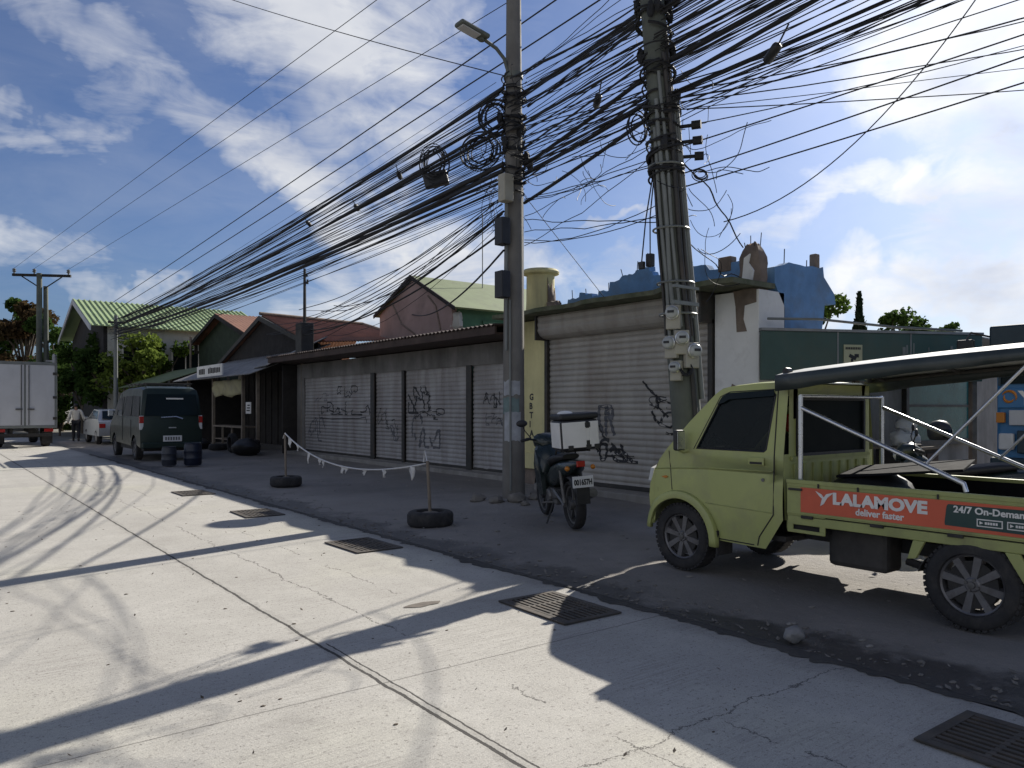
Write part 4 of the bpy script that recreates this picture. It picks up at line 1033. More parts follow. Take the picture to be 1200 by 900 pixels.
def cypress(x, y, h, w):
    t = thing('cypress', 'slender dark cypress standing alone above the green fascia', 'tree', (x, y, 0)); r = random.Random(5)
    G().tube([(0, 0, 0), (0, 0, h * .9)], [.12, .03], 7).build('trunk', M['bark'], t)
    g = G()
    for i in range(2600):
        z = h * (.12 + .88 * r.random()); k = (1 - ((z / h - .45) / .56) ** 2) if z / h > .45 else 1
        rad = w * .5 * max(.08, k) * (.85 + .25 * math.sin(z * 5)) * r.random() ** .4; a = r.uniform(0, 2 * PI)
        p = Vector((rad * math.cos(a), rad * math.sin(a), z)); L = .17
        q = Quaternion((0, 0, 1), r.uniform(0, 6.28)) @ Quaternion((1, 0, 0), r.uniform(-.5, .5))
        g.add([q @ Vector(v) + p for v in ((-.05, 0, -L), (.05, 0, -L), (.03, .02, L), (-.03, .02, L))], [(0, 1, 2, 3)])
    g.build('crown', M['cypress'], t, recalc=False)
p = RIGHT * ((1007 - 600) / 900 * 26) + FWD * 26
cypress(p.x, p.y, 5.3, .58)
# ------------------------------------------------------------------ lamp pole
P1 = Vector((7.47, 9.70, 0))
lp = thing('utility_pole', 'straight round utility pole with the street lamp and torn posters', 'utility pole', P1)
prof = [(.185, -.05)] + [(.185 - .0085 * z, z) for z in (.5, 1.2, 2.2, 3.5, 5, 6.5, 8, 9.5, 11)] + [(0, 11.01)]
G().lathe(prof, (0, 0, 0), 'z', 20).build('shaft', M['pole'], lp, smooth=40)
def band(r, z0, z1, a0, a1, t=.006, n=10, seed=0):
    """curved sheet pasted on a round pole, ragged ends"""
    g = G(); rr = random.Random(seed); vs = []
    for i in range(n + 1):
        a = R(a0 + (a1 - a0) * i / n)
        for z, j in ((z0, .05 * noise.noise(Vector((i * .45, seed, 1)))), (z1, .05 * noise.noise(Vector((i * .4, seed, 7))))):
            k = r - .0085 * z + t
            vs.append((k * math.cos(a), k * math.sin(a), z + j))
    g.add(vs, [(2 * i, 2 * i + 1, 2 * i + 3, 2 * i + 2) for i in range(n)])
    return g
def sol(o, t=.003): m = o.modifiers.new('s', 'SOLIDIFY'); m.thickness = t; return o
tag(sol(band(.185, 1.70, 1.93, 170, 268, seed=1).build('poster', M['poster'], lp)), 'pale blank poster pasted at head height')
tag(sol(band(.185, 1.40, 1.66, 165, 262, seed=2).build('poster', M['poster_teal'], lp)), 'torn teal poster')
tag(sol(band(.185, .98, 1.44, 180, 270, t=.009, seed=3).build('poster', M['poster'], lp)), 'long torn grey poster')
for i, (z, w) in enumerate(((3.22, .42), (4.05, .42))):
    b_ = G().box(-.36, -.19, -.17, .03, z, z + w).build('junction_box', M['black'], lp, bevel=.012)
    G().box(-.20, -.14, -.05, .02, z + .1, z + .3).build('bracket', M['steel_dark'], b_)
G().box(-.33, -.15, -.2, -.02, 4.72, 5.15).build('junction_box', M['beige_box'], lp, bevel=.015)['label'] = 'beige enclosure'
g = G(); g.tube([(-.2, -.07, 2.4), (-.19, -.07, 4.72)], .022, 6); g.tube([(-.15, -.12, 0.2), (-.16, -.11, 3.2)], .016, 6); g.tube([(.17, -.02, .1), (.14, -.03, 5)], .03, 8)
g.build('conduit', M['pvc'], lp, smooth=50)
r5 = random.Random(15)
g = G()
for z in (5.05, 5.6, 6.1, 6.45):
    g.lathe([(.148, z - .03), (.155, z - .03), (.155, z + .03), (.148, z + .03)], (0, 0, 0), 'z', 18, closed=True)
    for a in range(4):
        a = a * PI / 2 + .3; g.cyl((.14 * math.cos(a), .14 * math.sin(a), z), (.24 * math.cos(a), .24 * math.sin(a), z), .022, n=6)
for i in range(46):       # cable ties, clamps and hanging ends clumped on the shaft
    z = r5.uniform(4.9, 6.7); a = r5.uniform(0, 2 * PI); rr = .15 + r5.random() * .05; sl5 = r5.uniform(-.02, .02)
    q = [Vector((rr * math.cos(a + k * .3), rr * math.sin(a + k * .3), z + sl5 * k)) for k in range(12)]
    g.tube(q, .012, 4)
for i in range(16):
    z = r5.uniform(5.0, 6.5); g.lump((r5.uniform(-.2, .2), r5.uniform(-.2, .2), z), (.06, .06, .1), i, 7, 5, .3)
g.build('cable_clamp', M['wire'], lp)
sl_ = thing('street_lamp', 'grey street lamp on a short arm reaching from the utility pole over the road', 'street lamp', (P1.x, P1.y, 6.9))
g = G(); g.tube([(-.10, 0, -.1), (-.18, .01, .12), (-.32, .03, .25), (-.56, .05, .34)], .028, 8); g.lathe([(.135, -.16), (.15, -.16), (.15, -.08), (.135, -.08)], (0, 0, 0), 'z', 16, closed=True)
g.build('arm', M['lamp'], sl_, smooth=50)
Mh = Matrix.Translation((-.54, .05, .34)) @ Matrix.Rotation(R(10), 4, 'Y')
g = G(); g.box(-.50, .04, -.115, .115, -.01, .06, Mh); g.build('head', M['lamp'], sl_, bevel=.03)
G().box(-.46, -.12, -.09, .09, -.024, -.011, Mh).build('lens', M['clear'], sl_, bevel=.006)
G().cyl(Mh @ Vector((-.05, 0, -.012)), Mh @ Vector((-.05, 0, -.05)), .05, n=10).build('driver_cover', M['lamp'], sl_)

# ------------------------------------------------------------------ leaning pole with meters
P2 = Vector((7.0, 5.67, 0)); LEAN = Vector((-.092, .028, 1))
def p2(z): return Vector((LEAN.x * z, LEAN.y * z, z))
pp = thing('utility_pole', 'thick leaning utility pole with conduits and electric meters right behind the truck cab', 'utility pole', P2)
g = G(); zs = [-.1, 1, 2, 3, 4.5, 6, 7.5, 9]; g.tube([p2(z) for z in zs], [.175 - .007 * z for z in zs], 20); g.build('shaft', M['pole2'], pp, smooth=50)
r6 = random.Random(4)
for i, (a, z0, z1, rr) in enumerate(((250, 1.2, 5.4, .028), (225, 2.4, 5.2, .02), (205, 2.2, 4.9, .025), (270, 2.3, 5.6, .018), (185, 2.0, 4.6, .022), (300, 1.6, 5.0, .03), (160, 2.3, 4.4, .016), (285, 2.5, 5.2, .014))):
    g = G(); pts = []
    for k in range(9):
        z = z0 + (z1 - z0) * k / 8; q = R(a + 3 * math.sin(k * 1.3 + i)); rad = .175 - .007 * z + rr * .9
        pts.append(p2(z) + Vector((rad * math.cos(q), rad * math.sin(q), 0)))
    g.tube(pts, rr, 8); g.build('conduit', M['pvc'] if i % 3 else M['steel_dark'], pp, smooth=50)
for z in (2.55, 2.9, 3.5, 4.2):
    g = G(); c = p2(z); rad = .175 - .007 * z + .05
    g.tube([c + Vector((rad * math.cos(k / 20 * 2 * PI), rad * math.sin(k / 20 * 2 * PI), 0)) for k in range(20)], .012, 5, closed=True); g.build('strap', M['pvc'], pp, smooth=60)
g = G(); c = p2(2.68); g.box(c.x - .36, c.x + .05, c.y - .27, c.y - .235, 2.62, 2.66); g.box(c.x - .36, c.x + .05, c.y - .27, c.y - .235, 2.80, 2.83); g.build('bracket', M['pvc'], pp)
g = G()
for i in range(80):
    z = r6.uniform(4.0, 6.4); a = r6.uniform(0, 2 * PI); rr = .145 + r6.random() * .06
    sl6 = r6.uniform(-.02, .02); g.tube([p2(z + sl6 * k) + Vector((rr * math.cos(a + k * .3), rr * math.sin(a + k * .3), 0)) for k in range(13)], r6.uniform(.008, .018), 5)
for i in range(14):
    z = r6.uniform(4.2, 6.2); a = r6.uniform(0, 2 * PI); g.lump(p2(z) + Vector((.18 * math.cos(a), .18 * math.sin(a), 0)), (.045, .045, .09), i, 7, 5, .3)
for z, a in ((4.45, 300), (4.62, 300), (4.3, 310)):
    c = p2(z); d = Vector((math.cos(R(a)), math.sin(R(a)), 0)); g.cyl(c + d * .16, c + d * .42, .02, n=6); g.cyl(c + d * .32, c + d * .42, .05, n=8)
g.build('cable_clamp', M['wire'], pp)
M['meter_face'] = mat('meter_face', (.36, .37, .36), .3, 0, .15, 6, dirt=(.2, .19, .16), damt=.4)
def meter(z, a, lb, s=1.0):
    """glass-domed meter on a round socket, facing the road side"""
    base = P2 + p2(z); d = Vector((math.cos(R(a)), math.sin(R(a)), 0)); rad = .175 - .007 * z
    t = thing('electric_meter', lb, 'electric meter', base + d * (rad + .045), R(a) - PI, 'electric meters on the leaning pole')
    # local: faces -x
    G().box(-.02, .05, -.09 * s, .09 * s, -.20 * s, .10 * s).build('base', M['beige_box'], t, bevel=.012)
    G().lathe([(.085 * s, -.02), (.085 * s, -.045), (.078 * s, -.05)], (0, 0, 0), 'x', 20).build('ring', M['chrome'], t, smooth=40)
    G().lathe([(.077 * s, -.045), (.075 * s, -.085), (.06 * s, -.098), (0, -.10)], (0, 0, 0), 'x', 20).build('dome', M['meter_face'], t, smooth=50)
    G().box(-.106, -.098, -.04 * s, .04 * s, -.008, .022 * s).build('dial', M['black'], t)
    return t
meter(2.55, 205, 'upper left electric meter on the leaning pole', .9); meter(2.27, 225, 'middle electric meter on the leaning pole with a dull yellow tint', .9)
meter(2.13, 255, 'round white-faced electric meter lowest on the right of the leaning pole', .95); meter(2.22, 190, 'leftmost electric meter on the leaning pole below the upper one', .85)
meter(1.95, 200, 'small lowest electric meter at the left edge of the leaning pole', .75)
def loops(name, c, r, n, wr, nrm, seed, lb, cat='cable coil', m='wire', squash=1.25, parent=None):
    rr = random.Random(seed); nrm = Vector(nrm).normalized(); ex = nrm.cross(Vector((0, 0, 1))).normalized(); ez = Vector((0, 0, 1))
    g = G(c)
    for i in range(n):
        k = r * rr.uniform(.72, 1.15); o = Vector(c) + ex * rr.uniform(-.14, .14) * r * 2 + ez * rr.uniform(-.18, .18) * r + nrm * rr.uniform(-.08, .08)
        tl = rr.uniform(-.4, .4)
        pts = [o + ex * math.cos(2 * PI * q / 22) * k + ez * math.sin(2 * PI * q / 22) * k * squash + nrm * math.sin(2 * PI * q / 22 + tl) * .06 for q in range(22)]
        g.tube(pts, wr, 5, closed=True)
    o = g.build(name, M[m], smooth=60); o.location = c
    return tag(o, lb, cat)
VIEW = (SY, CY, 0)
def at(px, py, d):
    return RIGHT * ((px - 600) / 900 * d) + FWD * d + Vector((0, 0, CAM_H + (HORIZ - py) / 900 * d))
c1 = at(508, 192, 14.1)
cc_ = thing('cable_coil', 'big cable coil with a black splice box at its base, left of the lamp pole', 'cable coil', c1)
o = loops('loop', c1, .22, 11, .009, VIEW, 1, None, None, squash=1.45); o.parent = cc_; o.location = (0, 0, 0); 
g = G(); g.box(-.25, .2, -.09, .09, -.42, -.16, Matrix.Rotation(-yaw, 4, 'Z') @ Matrix.Rotation(R(-14), 4, 'Y')); g.build('splice_box', M['black'], cc_, bevel=.03)
loops('cable_coil', at(579, 138, 12.3), .22, 11, .009, VIEW, 2, 'upright coil of spare cable hugging the lamp pole, above its tangled neighbour')
loops('cable_coil', at(562, 178, 12.6), .28, 10, .009, VIEW + Vector((.5, 0, 0)) if isinstance(VIEW, Vector) else (SY + .5, CY, 0), 3, 'slanted loose coil of cable between the splice box coil and the lamp pole', squash=1.0)
loops('cable_coil', at(820, 205, 8.5), .075, 4, .006, VIEW, 4, 'small neat ring of cable hanging right of the leaning pole', squash=1)
loops('cable_coil', at(749, 149, 8.8), .095, 3, .009, VIEW, 5, 'open loop of cable at the left side of the leaning pole', squash=1.9)
loops('cable_coil', at(802, 432, 8.5), .06, 4, .008, VIEW, 6, 'short cable loop on the leaning pole below the white meter', squash=1.3)
for px_, py_, w, h, lb in ((762, 305, .075, .15, 'black splice box hanging on a cord left of the leaning pole'), (752, 311, .045, .085, 'tiny black box hanging beside the larger hanging splice box')):
    c = at(px_, py_, 8.9); t = thing('hanging_box', lb, 'splice box', c)
    G().box(-w / 2, w / 2, -.04, .04, -h / 2, h / 2).build('case', M['black'], t, bevel=.008)
    top_ = (P2 + p2(4.3) + Vector((-.15, 0, 0))) - c
    G().tube([(0, 0, h / 2), tuple(top_ * .5 + Vector((-.05, 0, -.1))), tuple(top_)], .008, 5).build('cord', M['wire'], t)

# ------------------------------------------------------------------ far poles
J = Vector((7.6, 42.3, 0))
t = thing('thin_pole', 'thin grey pole where the cable bundle ends, in front of the striped roof house', 'utility pole', J)
G().tube([(0, 0, -.1), (0, 0, 6.1)], [.11, .085], 10).build('shaft', M['pvc'], t, smooth=50)
g = G(); g.box(-.35, .35, -.05, .05, 5.7, 5.8); g.box(-.06, .06, -.35, .35, 5.4, 5.5); g.build('crossarm', M['steel_dark'], t)
FP = Vector((6.1, 58, 0))
t = thing('crossarm_pole', 'distant twin-shaft power pole with a wooden crossarm and insulators, far left', 'utility pole', FP)
G().tube([(-.14, 0, -.1), (-.14, 0, 10.2)], [.22, .16], 10).build('shaft', M['pole2'], t, smooth=50)
G().tube([(.26, .05, -.1), (.22, .05, 9.4)], [.19, .14], 10).build('shaft', M['pole2'], t, smooth=50)
Mx = Matrix.Rotation(-.5, 4, 'Z')
g = G(); g.box(-1.75, 1.75, -.08, .08, 10.0, 10.16, Mx); g.tube([Mx @ Vector((-1.2, 0, 10)), Mx @ Vector((0, 0, 9.2))], .04, 5); g.tube([Mx @ Vector((1.2, 0, 10)), Mx @ Vector((.1, 0, 9.2))], .04, 5); g.build('crossarm', M['wood'], t)
INS = []
for x in (-1.65, -.45, 1.6):
    p = Mx @ Vector((x, 0, 10.16)); INS.append(FP + p + Vector((0, 0, .35)))
    G().lathe([(.05, 0), (.05, .1), (.12, .13), (.12, .17), (.06, .2), (.11, .25), (.11, .29), (.05, .33), (0, .36)], p, 'z', 12).build('insulator', M['engine'], t, smooth=40)
g = G(); g.lathe([(.14, 4.2), (.14, 4.9), (.10, 5.0), (0, 5.02)], (.7, -.1, 0), 'z', 12); g.box(.2, .62, -.12, .0, 4.5, 4.6); g.build('canister', M['box_white'], t)

# ------------------------------------------------------------------ cables
def cable(a, b, sag, r, lb, grp=None, name='overhead_cable', n=16, wob=.0, seed=0, cat='cable', mid=None):
    a, b = Vector(a), Vector(b); pts = []
    for i in range(n + 1):
        t = i / n; p = a.lerp(b, t); p.z -= 4 * sag * t * (1 - t)
        if wob and 0 < i < n:
            p += Vector((noise.noise(Vector((t * 4, seed, 1))), noise.noise(Vector((t * 4, seed, 5))), noise.noise(Vector((t * 5, seed, 9))))) * wob
        pts.append(p)
    mid_ = pts[len(pts) // 2]
    g = G(a); g.tube(pts, r, 4 if r < .012 else 5, cap=True)
    o = g.build(name, M['wire'], smooth=80, recalc=False); o.location = a
    return tag(o, lb, cat, grp)
rw = random.Random(33)
# high-voltage lines, far crossarm to above the camera
for (q, p, lb) in ((INS[0], (7.5, 14.4, 10.0), 'highest of the thin power lines crossing the upper left sky'),
                   (INS[1], (8.38, 13.75, 10.0), 'second highest of the thin power lines crossing the upper left sky'),
                   (INS[2], (9.73, 12.7, 10.0), 'third thin power line in the upper left sky, just above the lamp head')):
    d = (Vector(p) - q); cable(q, q + d * 1.7, .0, .011, lb, name='power_line', n=20)
for (a, b, lb) in (((7.3, 42.3, 6.6), at(640, 0, 12.2), 'power line running just behind the street lamp head'),
                   ((7.5, 42.3, 6.3), at(690, 0, 11.6), 'power line passing just under the street lamp, next above the cable bundle')):
    a = Vector(a); d = b - a; cable(a, a + d * 1.5, .12, .013, lb, name='power_line', n=20)
cable(at(200, -25, 22), P1 + Vector((-.14, 0, 6.75)), .1, .008, 'thin lone wire across the white cloud at the top left', name='power_line')
LB1 = 'black cable in the bundle running from the lamp pole to the thin far pole'
G1 = 'cables from the lamp pole to the far pole'
for i in range(60):
    t = i / 59; thick = rw.random() < .16
    z1 = 4.95 + 1.75 * (t ** 1.15) + rw.uniform(-.08, .08); side = rw.choice((-1, 1)); a = P1 + Vector((side * rw.uniform(.14, .22), rw.uniform(-.1, .2), z1))
    z2 = 4.9 + 1.0 * t + rw.uniform(-.15, .15)
    cable(a, J + Vector((rw.uniform(-.35, .35), rw.uniform(-.1, .1), z2)), rw.uniform(.0, .45) * (1.0 - .5 * t), rw.uniform(.013, .019) if thick else rw.uniform(.005, .009), LB1, G1, wob=.05, seed=i, n=18)
# the two heaviest trunks
for z1, z2, r_ in ((5.35, 5.3, .042), (6.55, 5.9, .032), (6.0, 5.6, .028), (5.25, 5.15, .035)):
    cable(P1 + Vector((-.2, 0, z1)), J + Vector((0, 0, z2)), .35, r_, LB1, G1, n=18, wob=.03, seed=z1)
LB2 = 'black service cable dropping from the lamp pole to the roofs left of it'
G2 = 'service drops from the lamp pole to the roofs'
for i in range(12):
    e = (rw.uniform(9.6, 11.5), rw.uniform(24.0, 30.0), rw.uniform(3.9, 5.1))
    cable(P1 + Vector((-.15, .1, rw.uniform(4.45, 4.95))), e, rw.uniform(.2, .6), rw.uniform(.006, .012), LB2, G2, wob=.05, seed=i + 60)
for zz, e in ((4.62, (9.9, 24.2, 3.9)), (4.3, (10.4, 25.5, 4.2)), (4.0, (14.2, 24.8, 5.0))):
    cable(P1 + Vector((-.16, .05, zz)), e, .45, .018, LB2, G2, n=14)
LB3 = 'black cable in the thick bundle slung between the lamp pole and the leaning pole'
G3 = 'cables between the two near poles'
for i in range(66):
    t = i / 65; z1 = 5.05 + 1.75 * t + rw.uniform(-.14, .14); z2 = 4.72 + 1.45 * t + rw.uniform(-.2, .2)
    a = P1 + Vector((rw.uniform(-.2, .2), -rw.uniform(.1, .18), z1)); b = P2 + p2(z2) + Vector((rw.uniform(-.22, .22), rw.uniform(.0, .2), 0))
    thick = rw.random() < .2
    cable(a, b, rw.uniform(-.03, .05), rw.uniform(.011, .016) if thick else rw.uniform(.005, .009), LB3, G3, n=10, wob=.025, seed=i + 100)
for z1, z2, r_ in ((4.75, 4.85, .026), (5.35, 5.3, .028), (5.2, 5.0, .03), (6.5, 6.0, .024)):
    cable(P1 + Vector((.1, -.15, z1)), P2 + p2(z2), .02, r_, LB3, G3, n=12)
for i in range(9):
    a = P1 + Vector((.1, -.15, rw.uniform(4.0, 4.9))); b = P2 + p2(rw.uniform(3.6, 4.6))
    cable(a, b, rw.uniform(.0, .16), .006, LB3, G3, n=12, wob=.05, seed=i + 170)
LB4 = 'black cable fanning out from the leaning pole to the upper right of the sky'
G4 = 'cables fanning right from the leaning pole'
for i in range(98):
    t = i / 97; z1 = 4.7 + 1.5 * t + rw.uniform(-.15, .15)
    a = P2 + p2(z1) + Vector((rw.uniform(-.15, .22), -rw.uniform(.0, .2), 0))
    u = rw.random()
    if t > .22: e = Vector((7.2 + 2.6 * rw.random(), -14 + rw.uniform(-1, 1), 7.0 + 2.0 * t + rw.uniform(-.5, .5)))
    elif u < .72: e = Vector((10.0 + 2.5 * rw.random(), -7 + 2 * rw.random(), 6.6 + 1.6 * rw.random()))
    else: e = Vector((17 + 4 * rw.random(), -2 + 5 * rw.random(), 7.4 + 2.4 * rw.random()))
    thick = rw.random() < .14
    cable(a, e, rw.uniform(-.05, .3), rw.uniform(.009, .014) if thick else rw.uniform(.0045, .008), LB4, G4, n=18, wob=.05, seed=i + 200)
for z1, e, r_ in ((5.05, (8.0, -14, 8.6), .024), (5.3, (8.4, -14, 8.2), .026), (4.95, (10.5, -8, 7.6), .02)):
    cable(P2 + p2(z1), e, .1, r_, LB4, G4, n=18)
for z1, e in ((4.15, (10.4, -5, 6.2)), (4.0, (11.0, -5, 6.0)), (4.45, (12.0, -4, 6.8))):
    cable(P2 + p2(z1) + Vector((.2, -.1, 0)), e, .1, .008, LB4, G4, n=14)
cable(at(848, 260, 11), at(1190, -70, 9.0), .62, .008, 'single long sagging wire curving across the right sky', n=22)
cable(P1 + Vector((.1, -.12, 4.9)), (9.7, 9.8, 3.35), .0, .007, 'thin wire falling straight from the bundle to the corner shop roof', name='service_wire')
cable(P2 + p2(4.4) + Vector((.2, 0, 0)), (10.06, 7.25, 3.98), -.1, .011, 'dark wire falling from the leaning pole to the broken blue wall', name='service_wire', wob=.05, seed=4)
cable(P2 + p2(3.6) + Vector((.2, 0, 0)), (9.9, 7.0, 3.5), .25, .008, 'limp wire hooked from the leaning pole towards the white pillar', name='service_wire', wob=.12, seed=8)
# splice closures clipped on the cables
for px_, py_, d_, lb in ((362, 262, 19.5, 'small splice closure on the cable bundle left of the lamp pole, lowest of three'), (418, 243, 17.2, 'small splice closure in the middle of the left cable bundle'),
                         (468, 205, 15.0, 'splice closure on the left bundle close to the big coil'), (700, 118, 10.2, 'splice closure on the bundle between the two poles'), (905, 62, 7.6, 'splice closure on the fan of cables right of the leaning pole')):
    c = at(px_, py_, d_); t = thing('splice_closure', lb, 'splice box', c, -yaw + R(90))
    G().tube([(-.17, 0, 0), (-.13, 0, .0), (.13, 0, -.01), (.17, 0, -.01)], [.02, .05, .05, .02], 10).build('case', M['black'], t, smooth=50)
    G().tube([(-.45, 0, .06), (-.17, 0, 0), (.17, 0, -.01), (.45, 0, .05)], .009, 5).build('cable_tail', M['wire'], t)
# loose tangles of thin wire about the poles
def tangle(c, spread, n, seed, lb, wr=.0045):
    r = random.Random(seed); g = G(c)
    for i in range(n):
        p = Vector(c) + Vector((r.gauss(0, spread[0]), r.gauss(0, spread[1]), r.gauss(0, spread[2]))); d = Vector((r.gauss(0, .5), r.gauss(0, .5), r.gauss(0, 1))).normalized(); pts = [p]
        bend = Vector((r.gauss(0, .16), r.gauss(0, .16), r.gauss(0, .16)))
        for k in range(r.randint(10, 26)):
            bend = bend * .93 + Vector((r.gauss(0, .07), r.gauss(0, .07), r.gauss(0, .07))); d = (d + bend).normalized(); p = p + d * .045; pts.append(p)
        g.tube(pts, wr, 4)
    o = g.build('wire_tangle', M['wire'], smooth=80, recalc=False); o.location = c; tag(o, lb, 'wire tangle')
tangle(at(672, 205, 10.4), (.45, .45, .30), 18, 1, 'loose tangle of thin wire under the bundle between the two near poles')
tangle(at(808, 175, 8.6), (.10, .10, .50), 18, 2, 'vertical tangle of thin wire hanging along the right side of the leaning pole')
tangle(at(840, 265, 9.2), (.2, .2, .25), 7, 3, 'sparse curly wire ends hanging above the broken blue wall')
tangle(at(585, 195, 12.3), (.15, .15, .45), 26, 4, 'knotted wire clump on the left side of the lamp pole')

# ------------------------------------------------------------------ tyre-based barrier posts with a rag line
def barrier(x, y, h, lb, lean=(0, 0)):
    z = sh_z(x, y); t = thing('barrier_post', lb, 'barrier post', (x, y, z), 0, 'tyre-based barrier posts')
    g = G(); tyre_geo(g, (0, 0, .10), .30, .19, 'z'); g.build('tyre', M['rubber'], t, smooth=40)
    G().lathe([(.19, .02), (.19, .13), (.12, .17), (.03, .19), (0, .19)], (0, 0, 0), 'z', 16).build('concrete_fill', M['rubble'], t, smooth=50)
    G().tube([(0, 0, .12), (lean[0], lean[1], h)], .022, 8).build('post', M['wood_post'], t, smooth=50)
    return Vector((x + lean[0], y + lean[1], z + h))
b1 = barrier(5.55, 14.4, 1.02, 'farther barrier post set in a tyre, in front of the market stall', (.0, .05))
b2 = barrier(5.22, 8.55, .84, 'nearer barrier post set in a tyre, left of the lamp pole', (-.03, .02))
t = thing('rag_line', 'sagging rope hung with white rag strips between the two barrier posts', 'rope', b1)
pts = []
for i in range(41):
    q = i / 40; p = b1.lerp(b2 + Vector((0, 0, -.03)), q); p.z -= .34 * 4 * q * (1 - q) * (1.15 - .3 * q); pts.append(p)
pts = [b1 + Vector((0, .1, -.1)), b1] + pts[1:] + [b2 + Vector((.02, .1, .12)), b2 + Vector((.02, .13, -.02))]
rag_pts = pts[2:42]
g = G(b1); g.tube(pts, .013, 6); g.build('rope', M['cloth'], t, smooth=60)
rr = random.Random(6)
for k in (1, 4, 8, 12, 13, 19, 20, 25, 30, 36):
    p = rag_pts[k]; w = rr.uniform(.05, .10); h = rr.uniform(.08, .2); g = G(b1)
    dirv = (rag_pts[k + 1] - rag_pts[k - 1]).normalized()
    vs = []
    for a in range(4):
        for b_ in range(4):
            q = b_ / 3; ww = w * (1 - .75 * q)
            vs.append(p + dirv * ((a / 3 - .5) * 2 * ww) + Vector((rr.uniform(-.02, .02), 0, -h * q)))
    g.add(vs, [(a * 4 + b_, a * 4 + b_ + 1, (a + 1) * 4 + b_ + 1, (a + 1) * 4 + b_) for a in range(3) for b_ in range(3)])
    sol(g.build('rag', M['cloth'], t, smooth=60), .006)
# ------------------------------------------------------------------ wheels
def alloy_wheel(parent, c, side, r=.31, w=.18, spokes=8, rim='rim', rr=.66):
    """side = -1: outer face towards -x"""
    c = Vector(c)
    hub = G(); hub.lathe([(r * .52, -w * .30 * -side), (r * .52, w * .1 * -side)], c, 'x', 20); 
    h = hub.build('wheel', M['chassis'], parent, smooth=40)
    g = G(); ri = r * rr
    prof = [(ri, -w * .38), (ri + .008, -w * .5), (r * .80, -w * .52), (r * .9, -w * .5), (r * .965, -w * .42), (r, -w * .25), (r, w * .25), (r * .965, w * .42), (r * .9, w * .5), (r * .80, w * .52), (ri + .008, w * .5), (ri, w * .38), (ri * .97, 0)]
    g.lathe(prof, c, 'x', 40, closed=True)
    for k in range(44):      # shoulder tread blocks
        a = 2 * PI * k / 44
        Mx = Matrix.Translation(c) @ Matrix.Rotation(a, 4, 'X')
        g.box(-w * .46, -w * .12, -.015, .015, r * .95, r * 1.001, Mx); g.box(w * .12, w * .46, -.015, .015, r * .95, r * 1.001, Mx)
    g.build('tyre', M['rubber'], h, smooth=35)
    g = G(); x = side * w * .36
    g.lathe([(ri * 1.0, x - side * .10), (ri * 1.02, x + side * .004), (ri * .985, x + side * .010), (ri * .93, x), (ri * .91, x - side * .02), (ri * .91, x - side * .10)], c, 'x', 36, closed=True)
    for k in range(spokes):
        a = 2 * PI * k / spokes + .2
        Mx = Matrix.Translation(c) @ Matrix.Rotation(a, 4, 'X')
        w0, w1 = ri * .13, ri * .20
        xa, xb = x - side * .045, x - side * .004; xc, xd = x - side * .04, x + side * .0
        z0, z1 = ri * .18, ri * .93
        g.add([Mx @ Vector(p) for p in ((xa, -w0, z0), (xa, w0, z0), (xb, w0 * .7, z0), (xb, -w0 * .7, z0), (xc, -w1, z1), (xc, w1, z1), (xd, w1 * .62, z1), (xd, -w1 * .62, z1))],
              [(0, 1, 2, 3), (4, 7, 6, 5), (0, 4, 5, 1), (1, 5, 6, 2), (2, 6, 7, 3), (3, 7, 4, 0)])
    g.lathe([(ri * .27, x - side * .06), (ri * .27, x - side * .008), (ri * .2, x + side * .004), (0, x + side * .006)], c, 'x', 18)
    g.build('rim', M[rim], h, smooth=35)
    g = G(); g.lathe([(ri * .12, x + side * .004), (ri * .11, x + side * .016), (0, x + side * .018)], c, 'x', 14)
    for k in range(4):
        a = 2 * PI * k / 4 + .4; g.cyl(c + Vector((x - side * .0, ri * .19 * math.cos(a), ri * .19 * math.sin(a))), c + Vector((x + side * .012, ri * .19 * math.cos(a), ri * .19 * math.sin(a))), .011, n=6)
    g.build('hub_cap', M['engine'], h, smooth=40)
    return h

# ------------------------------------------------------------------ green mini truck
M['tarp_top'] = mat('pale_tarp_top', (.34, .35, .34), .6, 0, .12, 2, dirt=(.18, .18, .16), damt=.4)
M['tarp_black'] = mat('black_liner', (.012, .012, .014), .92, 0, .3, 4, spec=.08)
T = thing('mini_truck', 'lime green mini truck with an orange advert on its side and a dark canopy', 'truck', (6.27, 3.6, 0))
HW = .72
def hw(z):
    """half width: upright below the belt line, leaning in above it"""
    if z < .5: return HW - .02 * (.5 - z) / .2
    if z < .95: return HW + .013 * math.sin(PI * (z - .5) / .45)
    if z < 1.08: return HW + .007 * math.sin(PI * (z - .95) / .26)
    return HW - .075 * ((z - 1.08) / .6) ** 1.15
def sidept(y, z, sx, off=0): return (sx * (hw(z) + off), y, z)
WY, WZ, AR = 1.087, .305, .365
# --- cab shell: nose, windscreen surround, roof, back
prof = [(1.40, .42), (1.445, .52), (1.455, .66), (1.44, .78), (1.40, .90), (1.335, 1.01), (1.27, 1.09), (1.0, 1.375), (.74, 1.62), (.66, 1.675), (.56, 1.70), (.30, 1.722), (.05, 1.728), (.01, 1.71)]
ts = [-1, -.97, -.9, -.75, -.5, -.25, 0, .25, .5, .75, .9, .97, 1]
g = G(); rows = []
for (y, z) in prof:
    row = []
    for t in ts:
        a = abs(t); bul = (.17 if z < 1.2 else .12 if z < 1.66 else 0) * (1 - a ** 3.2)
        zz = z - (.035 * max(0, (a - .88) / .12) ** 2 if z > 1.6 else 0)
        row.append((t * hw(z), y + bul, zz))
    rows.append(row)
vs = [p for r_ in rows for p in r_]; nt_ = len(ts)
def face_ok(i, k):      # leave the windscreen opening
    return not (6 <= i <= 7 and 2 <= k <= nt_ - 4)
